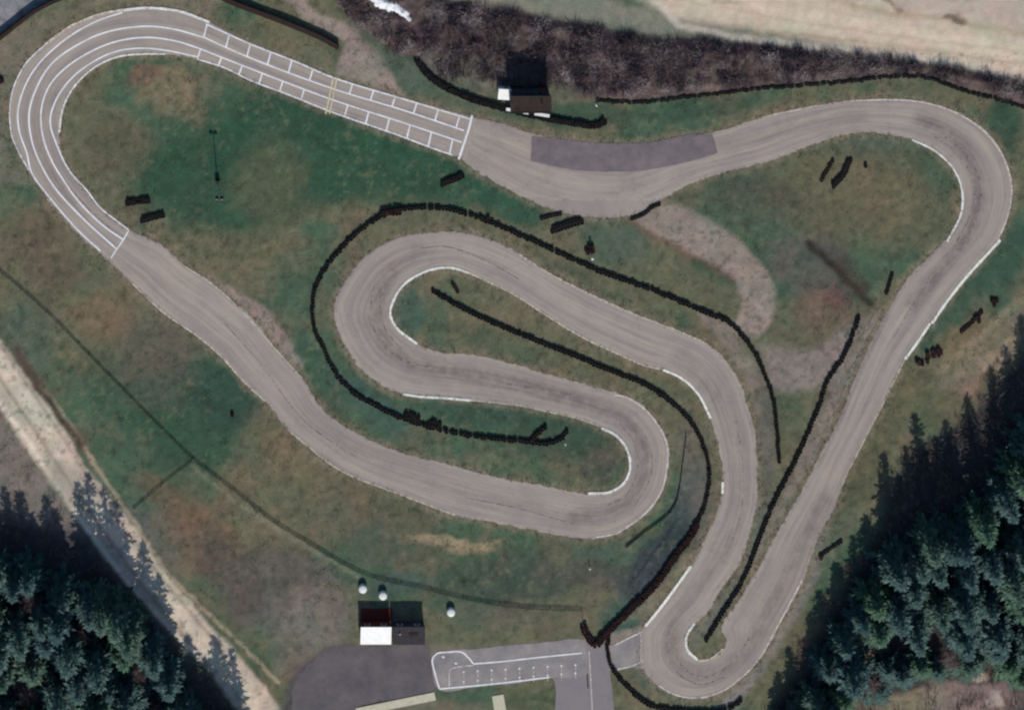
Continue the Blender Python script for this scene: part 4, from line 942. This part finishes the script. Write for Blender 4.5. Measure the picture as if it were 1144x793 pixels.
RIGHT = [(960,712),(950,690),(975,650),(1000,640),(1030,615),(1060,585),(1085,560),(1110,520),(1150,480),(1230,440),(1230,750),(1130,705),(1080,695),(1020,698),(985,700)]
for q in throw(RIGHT, 90, 28, 33):
    lim = (q[1] - np.interp(q[0] - 8, TR[:, 0], TR[:, 1])) / SHP
    h = min(random.uniform(10, 17), lim * random.uniform(.93, 1.0))
    if h < 3: continue
    trees.append(('right', q[0], q[1], h, random.choice('aabbccd')))
LOW = [(855,835),(905,745),(925,715),(948,715),(944,760),(925,800),(935,870),(850,870)]
for q in throw(LOW, 22, 21, 44):
    lim = (q[1] - np.interp(q[0] - 8, TR[:, 0], TR[:, 1])) / SHP
    h = min(random.uniform(9, 15), lim * random.uniform(.93, 1.0))
    if h < 2.5: continue
    trees.append(('low', q[0], q[1], h, random.choice('abcd')))
for x, y, h, v in [(990,742,4.5,'a'),(1006,748,5,'c'),(1026,738,5,'d'),(1045,744,4,'b'),(1080,738,5,'a'),(1122,735,6.5,'d'),(1138,750,5,'d'),(978,768,3.5,'c'),(1112,715,7,'c'),(970,755,4,'e'),(1142,722,7,'a'),(1060,730,4,'e')]:
    trees.append(('clearing', x, y, h, v))
edge_ = [('right',1144,352,15),('right',1125,384,15),('right',1106,414,15),('right',1083,440,15),('right',1060,470,14),('right',1043,492,12),('right',1027,466,14.5),('right',1010,500,13),('right',988,510,13),('right',966,575,10),
 ('right',950,602,9.5),('low',931,631,9),('low',911,662,8.5),('low',898,706,8),('low',881,722,8.5),('low',861,757,9),('low',849,788,8),
 ('left',4,546,11),('left',22,550,10),('left',53,553,14),('left',37,575,12),('left',86,540,14),('left',98,530,15.5),('left',118,546,15),('left',134,563,15),('left',155,605,13),('left',176,642,12),('left',190,712,9),('left',209,709,12),('left',225,735,10),('left',241,710,13),('left',260,726,12),('left',283,763,12)]
E3 = []
for rg_, x, y, h in edge_: E3.append((rg_, x + 9, y + SHP * h * .97, h, random.choice('aacbd')))
trees = [t for t in trees if all((t[1] - e_[1]) ** 2 + (t[2] - e_[2]) ** 2 > 17 ** 2 for e_ in E3)] + E3
NAMES = {'left': 'lower left wood', 'right': 'lower right wood', 'low': 'wood by the straight', 'clearing': 'bottom right clearing'}
ORD = ['first', 'second', 'third', 'fourth', 'fifth', 'sixth', 'seventh', 'eighth', 'ninth', 'tenth', 'eleventh', 'twelfth', 'thirteenth', 'fourteenth', 'fifteenth', 'sixteenth', 'seventeenth', 'eighteenth', 'nineteenth', 'twentieth', 'twenty-first', 'twenty-second', 'twenty-third', 'twenty-fourth', 'twenty-fifth', 'twenty-sixth', 'twenty-seventh', 'twenty-eighth', 'twenty-ninth', 'thirtieth'] + ['last'] * 40
for reg in ('left', 'right', 'low', 'clearing'):
    T = [t for t in trees if t[0] == reg]
    T = [(t, t[1] + .09 * t[3] / S, t[2] + .4 * t[3] / S) for t in T]   # where the top shows
    vis = sorted([t for t in T if t[2] < 793 and -5 < t[1] < 1149], key=lambda t: t[2]); hid = [t for t in T if t not in vis]
    rows = [vis[i:i + 7] for i in range(0, len(vis), 7)]
    for ri, row in enumerate(rows):
        for ci, (t, tx, ty) in enumerate(sorted(row, key=lambda t: t[1])):
            kd = {'e': 'bare birch', 'd': 'green pine'}.get(t[4], 'dark spruce'); kd = ('tall ' if t[3] > 12 else 'low ' if t[3] < 7 else '') + kd
            tree(t[1], t[2], t[3], t[4], f'{kd}, {ORD[ci]} from left, {ORD[ri]} row down, {NAMES[reg]}', 'tree', 'trees of the ' + NAMES[reg])
    hid = [t for t, tx, ty in hid if t[2] < (835 if t[0] != 'low' else 815) and -45 < t[1] < 1180]
    for ci, t in enumerate(sorted(hid, key=lambda t: t[1])):
        side = 'bottom edge' if t[2] > 700 else ('left edge' if t[1] < 300 else 'right edge')
        tree(t[1], t[2], t[3], t[4], f'{ORD[ci]} tree from left among those cut off by the {side}, {NAMES[reg]}', 'tree', 'trees of the ' + NAMES[reg])
